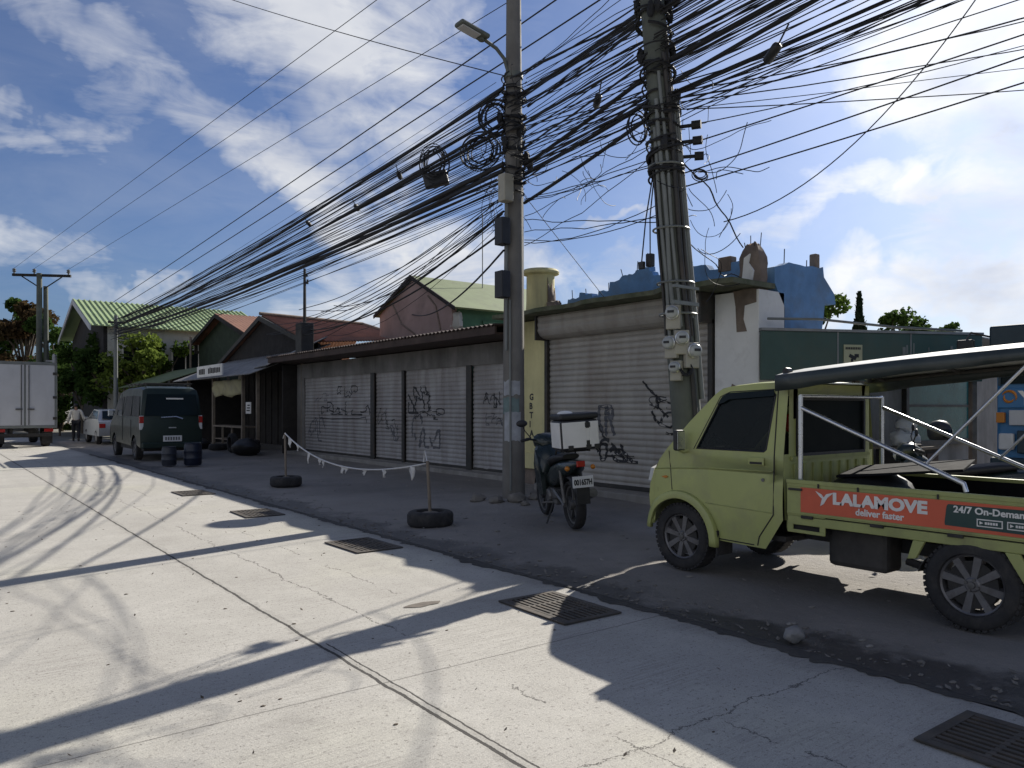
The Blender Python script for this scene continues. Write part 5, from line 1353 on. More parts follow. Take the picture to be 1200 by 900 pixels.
g.add(vs, [(i * nt_ + k, i * nt_ + k + 1, (i + 1) * nt_ + k + 1, (i + 1) * nt_ + k) for i in range(len(prof) - 1) for k in range(nt_ - 1) if face_ok(i, k)])
# side panels below and round the door glass (both sides)
arch = [(WY + AR * math.cos(R(a)), WZ + AR * math.sin(R(a))) for a in range(18, 176, 9)]
def fan(g, outer, sx, off=0):
    g.add([sidept(y, z, sx, off) for y, z in outer], [tuple(range(len(outer)))])
low = [(1.40, .42)] + [(y, z) for y, z in arch if y < 1.40] + [(.715, .335), (.19, .325), (.012, .585), (.012, .95)]
for sx in (-1, 1):
    # strips between the arch curve and a level line at z=.95, so faces stay convex
    A_ = [(1.40, .42)] + [(y, z) for y, z in arch if y < 1.395] + [(.715, .335), (.19, .325), (.012, .585)]
    up = [(1.37, .95), (1.30, .95)] + [(y - (.0), .95) for y, z in arch if y < 1.395][1:] + [(.70, .95), (.19, .95), (.012, .95)]
    up = up[:len(A_)]
    for i in range(len(A_) - 1):
        for q in range(6):
            L_ = lambda P_, Q_, f: sidept(P_[0] + (Q_[0] - P_[0]) * f, P_[1] + (Q_[1] - P_[1]) * f, sx)
            g.add([L_(A_[i], up[i], q / 6), L_(A_[i + 1], up[i + 1], q / 6), L_(A_[i + 1], up[i + 1], (q + 1) / 6), L_(A_[i], up[i], (q + 1) / 6)], [(0, 1, 2, 3)])
    fr = [(1.40, .42), (1.445, .52), (1.455, .66), (1.44, .78), (1.40, .90), (1.37, .95)]
    fan(g, fr, sx)
    # belt strip
    belt = [(1.37, .95), (1.335, 1.01), (1.27, 1.09), (1.25, 1.115), (.012, 1.115), (.012, .95)]
    fan(g, belt, sx)
    # window surround: A-pillar, roof rail, B-pillar
    win = [(.90, 1.135), (.665, 1.585), (.60, 1.61), (.15, 1.632), (.125, 1.61), (.18, 1.15), (.20, 1.135)]
    fan(g, [(1.25, 1.115), (1.0, 1.375), (.74, 1.62), (.66, 1.672), (.60, 1.61), (.665, 1.585), (.90, 1.135)], sx)
    fan(g, [(.66, 1.672), (.56, 1.690), (.30, 1.708), (.05, 1.71), (.15, 1.632), (.60, 1.61)], sx)
    fan(g, [(.05, 1.71), (.012, 1.69), (.012, 1.115), (.20, 1.115), (.20, 1.135), (.18, 1.15), (.125, 1.61), (.15, 1.632)], sx)
    fan(g, [(1.25, 1.115), (.90, 1.135), (.20, 1.135), (.20, 1.115)], sx)
# back wall of the cab with a window opening
bk = .012
for x0, x1, z0, z1 in ((-.70, .70, .585, 1.12), (-.645, -.52, 1.12, 1.70), (.52, .645, 1.12, 1.70), (-.52, .52, 1.58, 1.70)):
    g.add([(x0, bk, z0), (x1, bk, z0), (x1 * (1 if z1 < 1.2 else .99), bk, z1), (x0 * (1 if z1 < 1.2 else .99), bk, z1)], [(0, 1, 2, 3)])
g.add([(-.72, bk, .95), (-.70, bk, .585), (-.70, bk, 1.12), (-.715, bk, 1.12)], [(0, 1, 2, 3)])
body = g.build('cab', M['lime'], T, smooth=32)
# ribs pressed into the back panel
g = G()
for i in range(9): g.box(-.56 + i * .14 - .02, -.56 + i * .14 + .02, -.004, .010, .72, 1.04)
g.box(-.62, .62, -.008, .010, 1.07, 1.10); g.build('back_rib', M['lime_frame'], body)
G().box(-.53, .53, .014, .022, 1.11, 1.59).build('rear_window', M['glass_rear'], T)
g = G(); g.box(-.54, .54, -.006, .013, 1.10, 1.125); g.box(-.54, .54, -.006, .013, 1.565, 1.595); g.box(-.545, -.515, -.006, .013, 1.125, 1.565); g.box(.515, .545, -.006, .013, 1.125, 1.565); g.build('rear_window_seal', M['black'], T)
# glass
g = G(); rows2 = []
for (y, z) in ((1.285, 1.08), (1.0, 1.375), (.735, 1.625)):
    rows2.append([(t * (hw(z)), y + .125 * (1 - abs(t) ** 3.2) - .012, z - .006) for t in ts[1:-1]])
k_ = len(ts) - 2
g.add([p for r_ in rows2 for p in r_], [(i * k_ + k, i * k_ + k + 1, (i + 1) * k_ + k + 1, (i + 1) * k_ + k) for i in range(2) for k in range(k_ - 1)])
g.build('windscreen', M['glass'], T, smooth=60)
for sx in (-1, 1):
    g = G(); g.add([sidept(y, z, sx, -.014) for y, z in [(.905, 1.13), (.66, 1.59), (.59, 1.615), (.145, 1.637), (.12, 1.61), (.175, 1.145), (.20, 1.13)]], [tuple(range(7))])
    dw = g.build('door_window', M['glass_door'], T)
    g = G(); loop_ = [(.90, 1.135), (.665, 1.585), (.60, 1.61), (.15, 1.632), (.125, 1.61), (.18, 1.15), (.20, 1.135)]
    g.tube([sidept(y, z, sx, -.004) for y, z in loop_], .010, 6, closed=True); g.build('window_seal', M['black'], dw, smooth=60)
    # rain visor over the glass
    g = G(); g.add([sidept(y, z, sx, .012) for y, z in ((.70, 1.53), (.655, 1.60), (.59, 1.63), (.14, 1.65), (.13, 1.60), (.58, 1.575), (.64, 1.545))], [tuple(range(7))])
    sol(g.build('rain_visor', M['glass'], dw), .004)
    # seams, crease, handle
    g = G()
    def seam(pts, w=.006):
        P = [Vector(sidept(y, z, sx, .0015)) for y, z in pts]
        g.tube(P, w, 4)
    seam([(.105, 1.66), (.098, 1.1), (.10, .62), (.245, .42), (.265, .345)]); seam([(1.22, 1.10), (1.20, .95), (1.17, .74)], .005)
    seam([(.70, .35), (.30, .345)], .005)
    seam([(.11, 1.655), (.58, 1.64), (.68, 1.60), (.93, 1.13)], .004)
    g.build('door_seam', M['chassis'], T)
    g = G(); P = [(1.385, .925), (1.1, .945), (.7, .965), (.11, .975)]
    g.tube([sidept(y, z, sx, -.002) for y, z in P], .008, 6); P = [(.79, .655), (.5, .645), (.12, .635)]; g.tube([sidept(y, z, sx, -.003) for y, z in P], .006, 6)
    g.build('body_crease', M['lime_frame'], T, smooth=60)
    g = G(); g.box(*sorted((sx * (HW + .001), sx * (HW + .014))), .19, .34, 1.02, 1.085); h_ = g.build('door_handle', M['lime'], T, bevel=.006)
    g = G(); g.box(*sorted((sx * (HW + .002), sx * (HW + .0155))), .205, .325, 1.028, 1.048); g.build('grip_recess', M['chassis'], h_)
    g = G(); c = Vector(sidept(.20, .90, sx, .001)); g.cyl(c, c + Vector((sx * .006, 0, 0)), .015, n=10); g.build('key_lock', M['engine'], T)
    g = G(); y0, z0 = 1.26, .86; g.add([sidept(y, z, sx, .004) for y, z in ((1.30, .855), (1.24, .868), (1.215, .855), (1.25, .84))], [(0, 1, 2, 3)]); sol(g.build('side_repeater', M['amber'], T), .006)
    # fender flare
    g = G(); fl = [R(a) for a in range(8, 186, 8)]
    sec = [(AR - .005, .004), (AR - .002, .045), (AR + .03, .052), (AR + .062, .040), (AR + .075, .002)]
    vs = []
    for a in fl:
        for rr_, o in sec:
            y, z = WY + rr_ * math.cos(a), WZ + rr_ * math.sin(a); vs.append((sx * (HW + o - max(0, y - 1.36) * .35), y, z))
    n5 = len(sec); g.add(vs, [(i * n5 + k, i * n5 + k + 1, (i + 1) * n5 + k + 1, (i + 1) * n5 + k) for i in range(len(fl) - 1) for k in range(n5 - 1)])
    sol(g.build('fender_flare', M['lime'], T, smooth=50), .004)
    g = G(); g.box(*sorted((sx * .52, sx * .735)), .655, .672, .20, .42); g.build('mud_flap', M['rubber'], T)
    # mirror
    g = G(); g.box(*sorted((sx * (HW + .03), sx * (HW + .15))), 1.0, 1.05, 1.11, 1.30); mr = g.build('wing_mirror', M['black'], T, bevel=.02)
    g = G(); g.tube([sidept(1.0, 1.12, sx, -.02), sidept(1.02, 1.10, sx, .03), (sx * (HW + .08), 1.03, 1.12)], .02, 8); g.build('mirror_arm', M['lime'], mr, smooth=60)
    g = G(); g.box(*sorted((sx * (HW + .04), sx * (HW + .14))), .996, .9995, 1.125, 1.285); g.build('mirror_glass', M['chrome'], mr)
    # headlight
    g = G(); g.add([(sx * x, y, z) for x, y, z in ((.70, 1.455, .80), (.68, 1.44, .92), (.44, 1.585, .93), (.44, 1.60, .80))], [(0, 1, 2, 3)]); sol(g.build('headlight', M['clear'], T), .03)
g = G(); pr = [(t * (HW + .005), 1.43 + .18 * (1 - abs(t) ** 3.2)) for t in ts]
vs = [(x, y, z) for x, y in pr for z in (.40, .62)] ; g.add(vs, [(2 * i, 2 * i + 2, 2 * i + 3, 2 * i + 1) for i in range(len(pr) - 1)])
sol(g.build('bumper', M['lime'], T, smooth=50), .03)
g = G(); g.box(-.40, .40, 1.585, 1.625, .66, .78); g.build('grille', M['black'], T, bevel=.01)
g = G(); g.box(-.2, .2, 1.632, 1.645, .46, .58); g.build('number_plate', M['plate'], T)
for sx in (-1, 1):
    g = G(); g.tube([(sx * .2, 1.42, 1.04), (sx * .2 - .3, 1.18, 1.24)], .01, 6); g.build('wiper', M['black'], T)
# cab innards
for sx in (-.34, .34):
    s_ = G().box(sx - .25, sx + .25, .10, .60, .55, .80).build('seat', M['seat'], T, bevel=.05); G().box(sx - .23, sx + .23, .08, .22, .802, 1.28).build('backrest', M['seat'], s_, bevel=.06)
    G().box(sx - .12, sx + .12, .09, .18, 1.285, 1.46).build('headrest', M['redlens'] if sx < 0 else M['seat'], s_, bevel=.04)
G().box(-.66, .66, 1.05, 1.38, .78, 1.03).build('dashboard', M['black'], T, bevel=.04)
g = G(); g.tube([(-.34 + .18 * math.cos(a), .92 + .07 * math.sin(a), 1.05 + .17 * math.sin(a)) for a in [2 * PI * k / 24 for k in range(24)]], .014, 6, closed=True); g.build('steering_wheel', M['black'], T, smooth=60)
G().box(-.66, .66, .03, 1.35, .40, .44).build('cab_floor', M['chassis'], T)
# --- chassis
g = G()
for sx in (-.34, .34): g.box(sx - .035, sx + .035, -2.05, 1.3, .40, .50)
for y in (-1.9, -1.0, -.5, .2): g.box(-.34, .34, y - .03, y + .03, .42, .48)
g.cyl((-.6, -1.39, .31), (.6, -1.39, .31), .045); g.ball((0, -1.39, .31), .11); g.cyl((-.6, WY, .31), (.6, WY, .31), .04)
for sx in (-.45, .45): g.tube([(sx, -.85, .36), (sx, -1.39, .24), (sx, -1.95, .38)], .03, 6)
g.build('chassis', M['chassis'], T)
G().box(-.60, -.36, -.78, -.30, .26, .60).build('fuel_tank', M['chassis'], T, bevel=.04)
G().box(.38, .62, -.8, -.2, .28, .6).build('battery_box', M['chassis'], T, bevel=.03)
g = G(); 
for y0, y1, z0, z1 in ((-.345, -.02, .632, .655), (-.345, -.02, .50, .525), (-.345, -.30, .525, .632), (-.07, -.02, .525, .632)): g.box(-.715, -.70, y0, y1, z0, z1)
g.build('side_bracket', M['lime_frame'], T, bevel=.004)
G().box(-.69, -.50, -.33, -.03, .505, .655).build('toolbox', M['dark_in'], T)
g = G(); g.tube([(.2, -.5, .36), (.25, -1.2, .34), (.5, -1.9, .36)], .03, 8); g.lathe([(.0, -1.1), (.08, -1.1), (.08, -.7), (0, -.7)], (.2, 0, .36), 'y', 12); g.build('exhaust', M['engine'], T, smooth=50)
# --- load bed
g = G(); g.box(-.70, .70, -2.06, -.03, .635, .662)
for i in range(14): g.box(-.66, .66, -2.0 + i * .145, -2.0 + i * .145 + .05, .662, .668)
g.build('bed_floor', M['chassis'], T)
g = G(); 
for sx in (-1, 1): g.box(*sorted((sx * .66, sx * .716)), -2.06, -.02, .565, .634)
g.box(-.66, .66, -.06, -.02, .565, .634); g.box(-.66, .66, -2.06, -2.02, .565, .634)
g.build('bed_sill', M['lime_frame'], T, bevel=.006)
def gate(sx):
    g = G(); a, b_ = sx * .692, sx * .722
    g.box(*sorted((a, b_)), -2.055, -.022, .645, .895)
    g.box(*sorted((sx * .680, sx * .728)), -2.06, -.018, .895, .925)          # rolled top rail
    g.box(*sorted((sx * .722, sx * .7265)), -2.055, -.022, .872, .882); g.box(*sorted((sx * .722, sx * .7265)), -2.055, -.022, .655, .668)
    o = g.build('side_gate', M['lime_frame'], T, bevel=.004)
    for y in (-.20, -.76, -1.30, -1.86): G().box(*sorted((sx * .716, sx * .733)), y - .05, y + .05, .622, .646).build('hinge', M['chassis'], o, bevel=.003)
    for y in (-.10, -1.96): G().box(*sorted((sx * .726, sx * .738)), y - .06, y + .06, .84, .858).build('latch', M['chassis'], o, bevel=.003)
    h = G()
    for y in (-.30, -.62, -1.19): h.box(*sorted((sx * .7275, sx * .735)), y - .006, y + .006, .872, .905)
    h.build('rail_stud', M['chassis'], o)
    return o
near = gate(-1); far_ = gate(1)
for sx in (-1, 1): G().box(*sorted((sx * .672, sx * .691)), -2.03, -.03, .668, .893).build('bed_liner', M['tarp_black'], near if sx < 0 else far_)
g = G(); g.box(-.69, .69, -2.06, -2.03, .645, .90); g.build('tail_gate', M['lime_frame'], T, bevel=.004)
XB = -.7245
ban = G().box(XB - .0015, XB, -2.05, -.145, .672, .868).build('advert_panel', M['orange'], near)
tag(ban, 'orange advert reading LALAMOVE deliver faster')
g = G(); g.ext([(XB - .004, y, z) for y, z in ((-1.255, .845), (-2.05, .852), (-2.05, .688), (-1.235, .700), (-1.232, .72), (-1.245, .83))], (.002, 0, 0)); g.build('advert_inset', M['dgreen'], near)
# advert lettering; reading direction is -y, up is +z
tilt = Vector((0, -1, 0)); upv = Vector((0, 0, 1))
g = G()
text_on(g, 'LALAMOVE', .118, (XB - .004, -.42, .764), tilt, upv, width=.70, thick=.0012, bold=.006)
g.build('advert_lettering', M['white'], near); g = G()
text_on(g, 'deliver faster', .07, (XB - .004, -.60, .697), tilt, upv, width=.36, thick=.0012, bold=.002)
g.build('advert_slogan', M['white'], near); g = G()
for pl in ([(-.275, .850), (-.325, .828), (-.345, .805), (-.365, .832), (-.43, .850), (-.375, .805), (-.36, .78), (-.345, .755), (-.315, .735), (-.325, .775), (-.33, .795), (-.305, .815)],):
    g.ext([(XB - .0052, y, z) for y, z in pl], (.0024, 0, 0))
g.build('bird_mark', M['white'], near); g = G()
text_on(g, '24/7 On-Demand Delivery', .062, (XB - .0055, -1.29, .795), tilt, upv, width=.70, thick=.0012, bold=.0018)
g.build('service_lettering', M['white'], near)
for y0 in (-1.435, -1.615):
    G().box(XB - .006, XB - .004, y0 - .155, y0, .715, .766).build('store_badge', M['white'], near)
    G().box(XB - .0075, XB - .006, y0 - .148, y0 - .007, .722, .759).build('badge_face', M['dgreen'], near)
    g = G()
    g.ext([(XB - .009, y0 - .018, .752), (XB - .009, y0 - .040, .741), (XB - .009, y0 - .018, .730)], (.0015, 0, 0))
    for k in range(5): g.box(XB - .009, XB - .0075, y0 - .062 - k * .016, y0 - .050 - k * .016, .733, .749)
    g.build('badge_mark', M['white'], near)
# rear wheel guards: the green brackets each side of the tyre
for sx in (-1, 1):
    g = G(); g.ext([(sx * .70, y, z) for y, z in ((-1.02, .565), (-1.10, .565), (-1.04, .44), (-.98, .43))], (sx * .03, 0, 0)); g.build('wheel_bracket', M['lime_frame'], T, bevel=.004); g = G()
    g.ext([(sx * .70, y, z) for y, z in ((-1.60, .565), (-1.685, .565), (-1.77, .40), (-1.71, .38))], (sx * .03, 0, 0))
    g.build('wheel_bracket', M['lime_frame'], T, bevel=.004)
    g = G(); g.box(*sorted((sx * .48, sx * .72)), -1.80, -1.785, .2, .5); g.build('mud_flap', M['rubber'], T)
    g = G(); vs = []
    for a in range(10, 175, 11):
        for x in (.45, .69): vs.append((sx * x, -1.39 + .36 * math.cos(R(a)), .30 + .262 * math.sin(R(a))))
    g.add(vs, [(2 * i, 2 * i + 1, 2 * i + 3, 2 * i + 2) for i in range(len(vs) // 2 - 1)]); sol(g.build('wheel_well', M['chassis'], T), .006)
    G().box(*sorted((sx * .50, sx * .66)), -2.09, -2.062, .66, .80).build('tail_lamp', M['redlens'], T, bevel=.008)
for sx in (-1, 1):
    alloy_wheel(T, (sx * .625, WY, .312), sx); alloy_wheel(T, (sx * .625, -1.39, .312), sx)
# --- canopy frame and tarp lid
def rod(name, pts, r=.017): return G().tube(pts, r, 10).build(name, M['chrome'], T, smooth=60)
rod('canopy_post', [(-.655, -.10, .90), (-.655, -.10, 1.60)], .019); rod('canopy_post', [(.655, -.10, .90), (.655, -.10, 1.60)], .019)
rod('canopy_brace', [(-.655, -.10, 1.505), (-.668, -1.25, 1.02), (-.668, -1.33, .985), (-.668, -1.345, .93)]); rod('canopy_brace', [(.655, -.10, 1.505), (.668, -1.25, 1.02), (.668, -1.33, .985), (.668, -1.345, .93)])
rod('prop_strut', [(-.655, -1.06, 1.085), (-.655, -1.72, 1.80)], .011); rod('prop_strut', [(.655, -1.06, 1.085), (.655, -1.72, 1.80)], .011)
rod('cross_tube', [(-.655, -.10, 1.595), (.655, -.10, 1.595)], .015)
ys_ = [.08 - 2.12 * i / 10 for i in range(11)]
def can_z(y, t): 
    q = -y / 2.04; return 1.772 + .125 * q + .012 * math.sin(q * PI) + .085 * (1 - abs(t) ** 2)
cx = [-1, -.96, -.8, -.4, 0, .4, .8, .96, 1]
g = G(); vs = [(t * .735, y, can_z(y, t)) for y in ys_ for t in cx]; nn = len(cx)
g.add(vs, [(i * nn + k, i * nn + k + 1, (i + 1) * nn + k + 1, (i + 1) * nn + k) for i in range(10) for k in range(nn - 1)])
sol(g.build('canopy_top', M['tarp_top'], T, smooth=50), .012)
for sx in (-1, 1):      # hanging side valance
    vs = []; g = G()
    for i, y in enumerate(ys_):
        z = can_z(y, 1); vs += [(sx * .735, y, z), (sx * .740, y, z - .05), (sx * (.735 - .008 * math.sin(i * 1.7)), y, z - .13 + .055 * (i / 10) - .006 * math.sin(i * 2.1))]
    g.add(vs, [(3 * i + k, 3 * i + k + 1, 3 * i + k + 4, 3 * i + k + 3) for i in range(10) for k in range(2)])
    sol(g.build('canopy_valance', M['tarp'], T, smooth=50), .012)
g = G()
for sx in (-1, 1): g.tube([(sx * .70, y, can_z(y, 1) - .03) for y in ys_], .016, 6)
for y in (-.1, -.75, -1.4, -2.0): g.tube([(-.70, y, can_z(y, 1) - .03), (0, y, can_z(y, 0) - .03), (.70, y, can_z(y, 1) - .03)], .014, 6)
g.build('canopy_frame', M['steel_dark'], T, smooth=60)
g = G(); g.cyl((-.66, .02, 1.73), (-.66, .02, 1.80), .025, n=8); g.cyl((-.68, .02, 1.80), (-.62, .02, 1.80), .03, n=8); g.cyl((.66, .02, 1.73), (.66, .02, 1.80), .025, n=8); g.build('canopy_hinge', M['black'], T)
# folded black tarp and a plank lying in the bed
g = G((5.75, 3.1, .67)); 
g.lump((6.25, 3.25, .80), (.55, .28, .16), 3, 18, 10, .3); o = g.build('folded_tarp', M['seat'], smooth=45); o.location = (5.75, 3.1, .67); tag(o, 'crumpled black tarpaulin lying in the truck bed against the cab', 'tarpaulin')
o = G().box(-.18, .55, -.45, .45, 0, .02, Matrix.Rotation(R(-6), 4, 'X')).build('board', M['tarp_black'], bevel=.004); o.location = (6.15, 2.95, .99); o.rotation_euler = (0, R(-3), R(15)); tag(o, 'dark flat board lying over the folded tarpaulin in the truck bed', 'board')

# ------------------------------------------------------------------ motorcycles
def motorcycle(name, lb, loc, rz, box=True, fair='moto', lean=R(-4)):
    t = thing(name, lb, 'motorcycle', loc, rz, 'parked motorcycles')
    L = Matrix.Rotation(lean, 4, 'Y')
    B = lambda g, n, m, par=None, **k: g.build(n, m, par or t, M=L, **k)
    for y, nm in ((-.62, 'rear'), (.62, 'front')):
        h = B(G().cyl((-.06, y, .29), (.06, y, .29), .06), 'wheel', M['engine'], smooth=40)
        g = G(); w = .062 if nm == 'rear' else .048
        g.lathe([(.225 + .065 * (.5 - .5 * math.cos(a)), w * math.sin(a)) for a in [2 * PI * k / 12 for k in range(12)]], (0, y, .29), 'x', 32, closed=True)
        B(g, 'tyre', M['rubber'], h, smooth=60)
        g = G(); g.lathe([(.226, -.03), (.226, .03), (.205, .025), (.205, -.025)], (0, y, .29), 'x', 28, closed=True)
        for k in range(5):
            a = 2 * PI * k / 5; g.box(-.016, .016, -.02, .02, .05, .21, Matrix.Translation((0, y, .29)) @ Matrix.Rotation(a, 4, 'X'))
        B(g, 'rim', M['engine'], h, smooth=40)
        g = G(); g.lathe([(.11, .05), (.11, .056), (.05, .056), (.05, .05)], (0, y, .29), 'x', 20, closed=True); B(g, 'brake_disc', M['chrome'], h)
    g = G()
    for sx in (-.07, .07): g.tube([(sx, .62, .29), (sx, .50, .62), (sx * .7, .40, .92)], .02, 8)
    B(g, 'front_fork', M['engine'], smooth=50)
    g = G(); vs = []
    for k in range(11):
        a = R(20 + 14 * k)
        for x, dr in ((-.06, -.02), (-.03, .012), (.03, .012), (.06, -.02)): vs.append((x, .62 + (.33 + dr) * math.cos(a), .29 + (.33 + dr) * math.sin(a)))
    g.add(vs, [(4 * i + k, 4 * i + k + 1, 4 * i + k + 5, 4 * i + k + 4) for i in range(10) for k in range(3)]); o = B(g, 'front_mudguard', M[fair], smooth=60); sol(o, .004)
    g = G(); vs = []
    for k in range(9):
        a = R(30 + 16 * k)
        for x, dr in ((-.075, -.02), (-.04, .015), (.04, .015), (.075, -.02)): vs.append((x, -.62 + (.345 + dr) * math.cos(a), .29 + (.345 + dr) * math.sin(a)))
    g.add(vs, [(4 * i + k, 4 * i + k + 1, 4 * i + k + 5, 4 * i + k + 4) for i in range(8) for k in range(3)]); g.box(-.075, .075, -.99, -.965, .34, .62); o = B(g, 'rear_mudguard', M['black'], smooth=60); sol(o, .004)
    # body: leg shield, spine, side panels, tail
    g = G()
    def loft(secs):
        n = len(secs[0]); g.add([p for s in secs for p in s], [(i * n + k, i * n + (k + 1) % n, (i + 1) * n + (k + 1) % n, (i + 1) * n + k) for i in range(len(secs) - 1) for k in range(n)] + [tuple(range(n))[::-1], tuple(range((len(secs) - 1) * n, len(secs) * n))])
    def sec(y, zc, w, h, n=12): return [(w * math.copysign(abs(math.cos(2 * PI * k / n)) ** .7, math.cos(2 * PI * k / n)), y, zc + h * math.copysign(abs(math.sin(2 * PI * k / n)) ** .7, math.sin(2 * PI * k / n))) for k in range(n)]
    loft([sec(-.95, .80, .04, .03), sec(-.80, .76, .10, .07), sec(-.5, .70, .14, .12), sec(-.2, .62, .15, .14), sec(.0, .56, .12, .12), sec(.15, .52, .10, .10)])
    loft([sec(.13, .55, .16, .20), sec(.25, .66, .21, .27), sec(.36, .76, .19, .25), sec(.46, .84, .13, .16), sec(.52, .86, .06, .08)])
    for sx in (-1, 1): g.ext([(sx * .13, y, z) for y, z in ((.30, .9), (.42, .72), (.36, .45), (.20, .32), (.06, .36), (.12, .6), (.2, .8))], (sx * .05, 0, 0))
    B(g, 'fairing', M[fair], smooth=45)
    g = G(); loft([sec(-.62, .86, .10, .03), sec(-.45, .845, .14, .05), sec(-.15, .80, .15, .05), sec(.06, .755, .10, .05), sec(.14, .72, .06, .03)]); B(g, 'seat', M['seat'], smooth=60)
    g = G(); loft([sec(.30, .98, .10, .05), sec(.40, 1.02, .17, .09), sec(.50, 1.0, .15, .10), sec(.57, .95, .09, .07)]); B(g, 'headlamp_cowl', M[fair], smooth=60)
    G_ = G(); G_.ball((0, .565, .955), .07, 12, 8, (1, .5, .8)); B(G_, 'headlamp', M['clear'], smooth=60)
    g = G(); g.box(-.10, .10, -.20, .16, .24, .44); g.cyl((-.14, .02, .34), (.14, .02, .34), .09); g.cyl((0, .1, .36), (0, .26, .42), .06)
    B(g, 'engine', M['engine'], bevel=.02)
    g = G(); g.tube([(.10, .12, .3), (.13, -.1, .24), (.15, -.35, .30)], .02, 8); g.tube([(.15, -.35, .30), (.16, -.85, .44)], [.045, .055], 12); B(g, 'exhaust', M['engine'], smooth=50)
    g = G(); g.tube([(-.34, .30, 1.03), (-.26, .36, 1.05), (-.06, .42, 1.0), (.06, .42, 1.0), (.26, .36, 1.05), (.34, .30, 1.03)], .014, 8); hb = B(g, 'handlebar', M['black'], smooth=60)
    g = G()
    for sx in (-1, 1):
        B(G().tube([(sx * .22, .375, 1.045), (sx * .35, .295, 1.03)], .02, 8), 'grip', M['rubber'], hb, smooth=50); B(G().tube([(sx * .20, .40, 1.04), (sx * .36, .36, 1.0)], .007, 5), 'lever', M['engine'], hb, smooth=50)
    for sx in (-1, 1):
        g = G(); g.tube([(sx * .20, .38, 1.05), (sx * .27, .40, 1.15), (sx * .30, .38, 1.22)], .007, 5); g.ball((sx * .31, .375, 1.25), .075, 12, 6, (1, .25, .62)); B(g, 'mirror', M['black'], smooth=60)
    g = G()
    for sx in (-1, 1): g.tube([(sx * .08, -.05, .26), (sx * .22, .0, .26)], .013, 6); g.tube([(sx * .1, -.38, .34), (sx * .22, -.40, .36)], .012, 6); g.tube([(sx * .09, -.15, .42), (sx * .11, -.62, .29)], .025, 6); g.tube([(sx * .11, -.6, .32), (sx * .12, -.55, .7)], .022, 8)
    B(g, 'footrest', M['engine'], smooth=50)
    B(G().tube([(-.1, -.1, .26), (-.22, -.16, .02)], .011, 6), 'side_stand', M['steel_dark'])
    g = G(); g.box(-.05, .05, -.975, -.945, .76, .83); B(g, 'tail_lamp', M['redlens'], bevel=.01)
    for sx in (-1, 1): B(G().ball((sx * .15, -.93, .75), .03, 10, 6), 'indicator', M['amber'], smooth=60)
    pl = B(G().box(-.12, .12, -1.005, -.995, .53, .66), 'number_plate', M['plate'], bevel=.003)
    g = G(); text_on(g, '001657H', .085, (-.105, -1.0065, .563), (1, 0, 0), (0, 0, 1), width=.21, thick=.001, bold=.004); B(g, 'plate_number', M['ink'], pl)
    if box:
        g = G(); 
        for sx in (-.12, .12): g.tube([(sx, -.35, .80), (sx, -.45, .93), (sx, -.95, .94)], .011, 6)
        for y in (-.5, -.7, -.9): g.tube([(-.14, y, .94), (.14, y, .94)], .009, 5)
        B(g, 'rack', M['steel_dark'])
        tb = B(G().box(-.215, .215, -1.02, -.62, .955, 1.30), 'top_box', M['black'], bevel=.03)
        B(G().box(-.225, .225, -1.03, -.61, 1.303, 1.375), 'lid', M['black'], tb, bevel=.025)
        g = G()
        for a, b_ in ((-.205, .065), (.105, .205)): g.box(a, b_, -1.032, -1.021, .985, 1.275)
        g.box(.065, .105, -1.030, -1.021, 1.06, 1.20); g.box(-.227, -.216, -.99, -.65, .985, 1.275); g.box(.216, .227, -.99, -.65, .985, 1.275)
        B(g, 'white_panel', M['white'], tb, bevel=.004)
        for x, z in ((-.12, .985), (.085, .985), (.085, 1.235), (.18, .985)): B(G().box(x - .03, x + .03, -1.042, -1.0325, z - .025, z + .03), 'latch', M['black'], tb, bevel=.004)
        B(G().ball((-.11, -.85, 1.375), .09, 12, 6, (1, 1, .35)), 'dome_cap', M['white'], tb, smooth=60)
    return t
mc = motorcycle('motorcycle', 'black motorcycle with a big white-panelled top box parked beside the lamp pole', (6.68, 7.66, 0), R(-24)); mc.scale = (1.08, 1.05, 1.05)
mc2 = motorcycle('motorcycle', 'black motorcycle without a box seen through the truck canopy frame', (9.3, 3.9, 0), R(28), box=False)
t = thing('helmet', 'black open-face helmet hung on the mirror of the motorcycle behind the truck', 'helmet', (9.35, 4.05, 1.22), R(20))
G().lathe([(.10, -.09), (.125, -.05), (.13, .02), (.115, .08), (.07, .125), (0, .14)], (0, 0, 0), 'z', 18).build('shell', M['black'], t, smooth=60)
g = G(); vs = []
for i in range(9):
    a = R(200 + 140 * i / 8)
    for z, r_ in ((.035, .134), (-.06, .138)): vs.append((r_ * math.cos(a), r_ * math.sin(a), z))
g.add(vs, [(2 * i, 2 * i + 1, 2 * i + 3, 2 * i + 2) for i in range(8)]); sol(g.build('visor', M['glass'], t, smooth=60), .003)

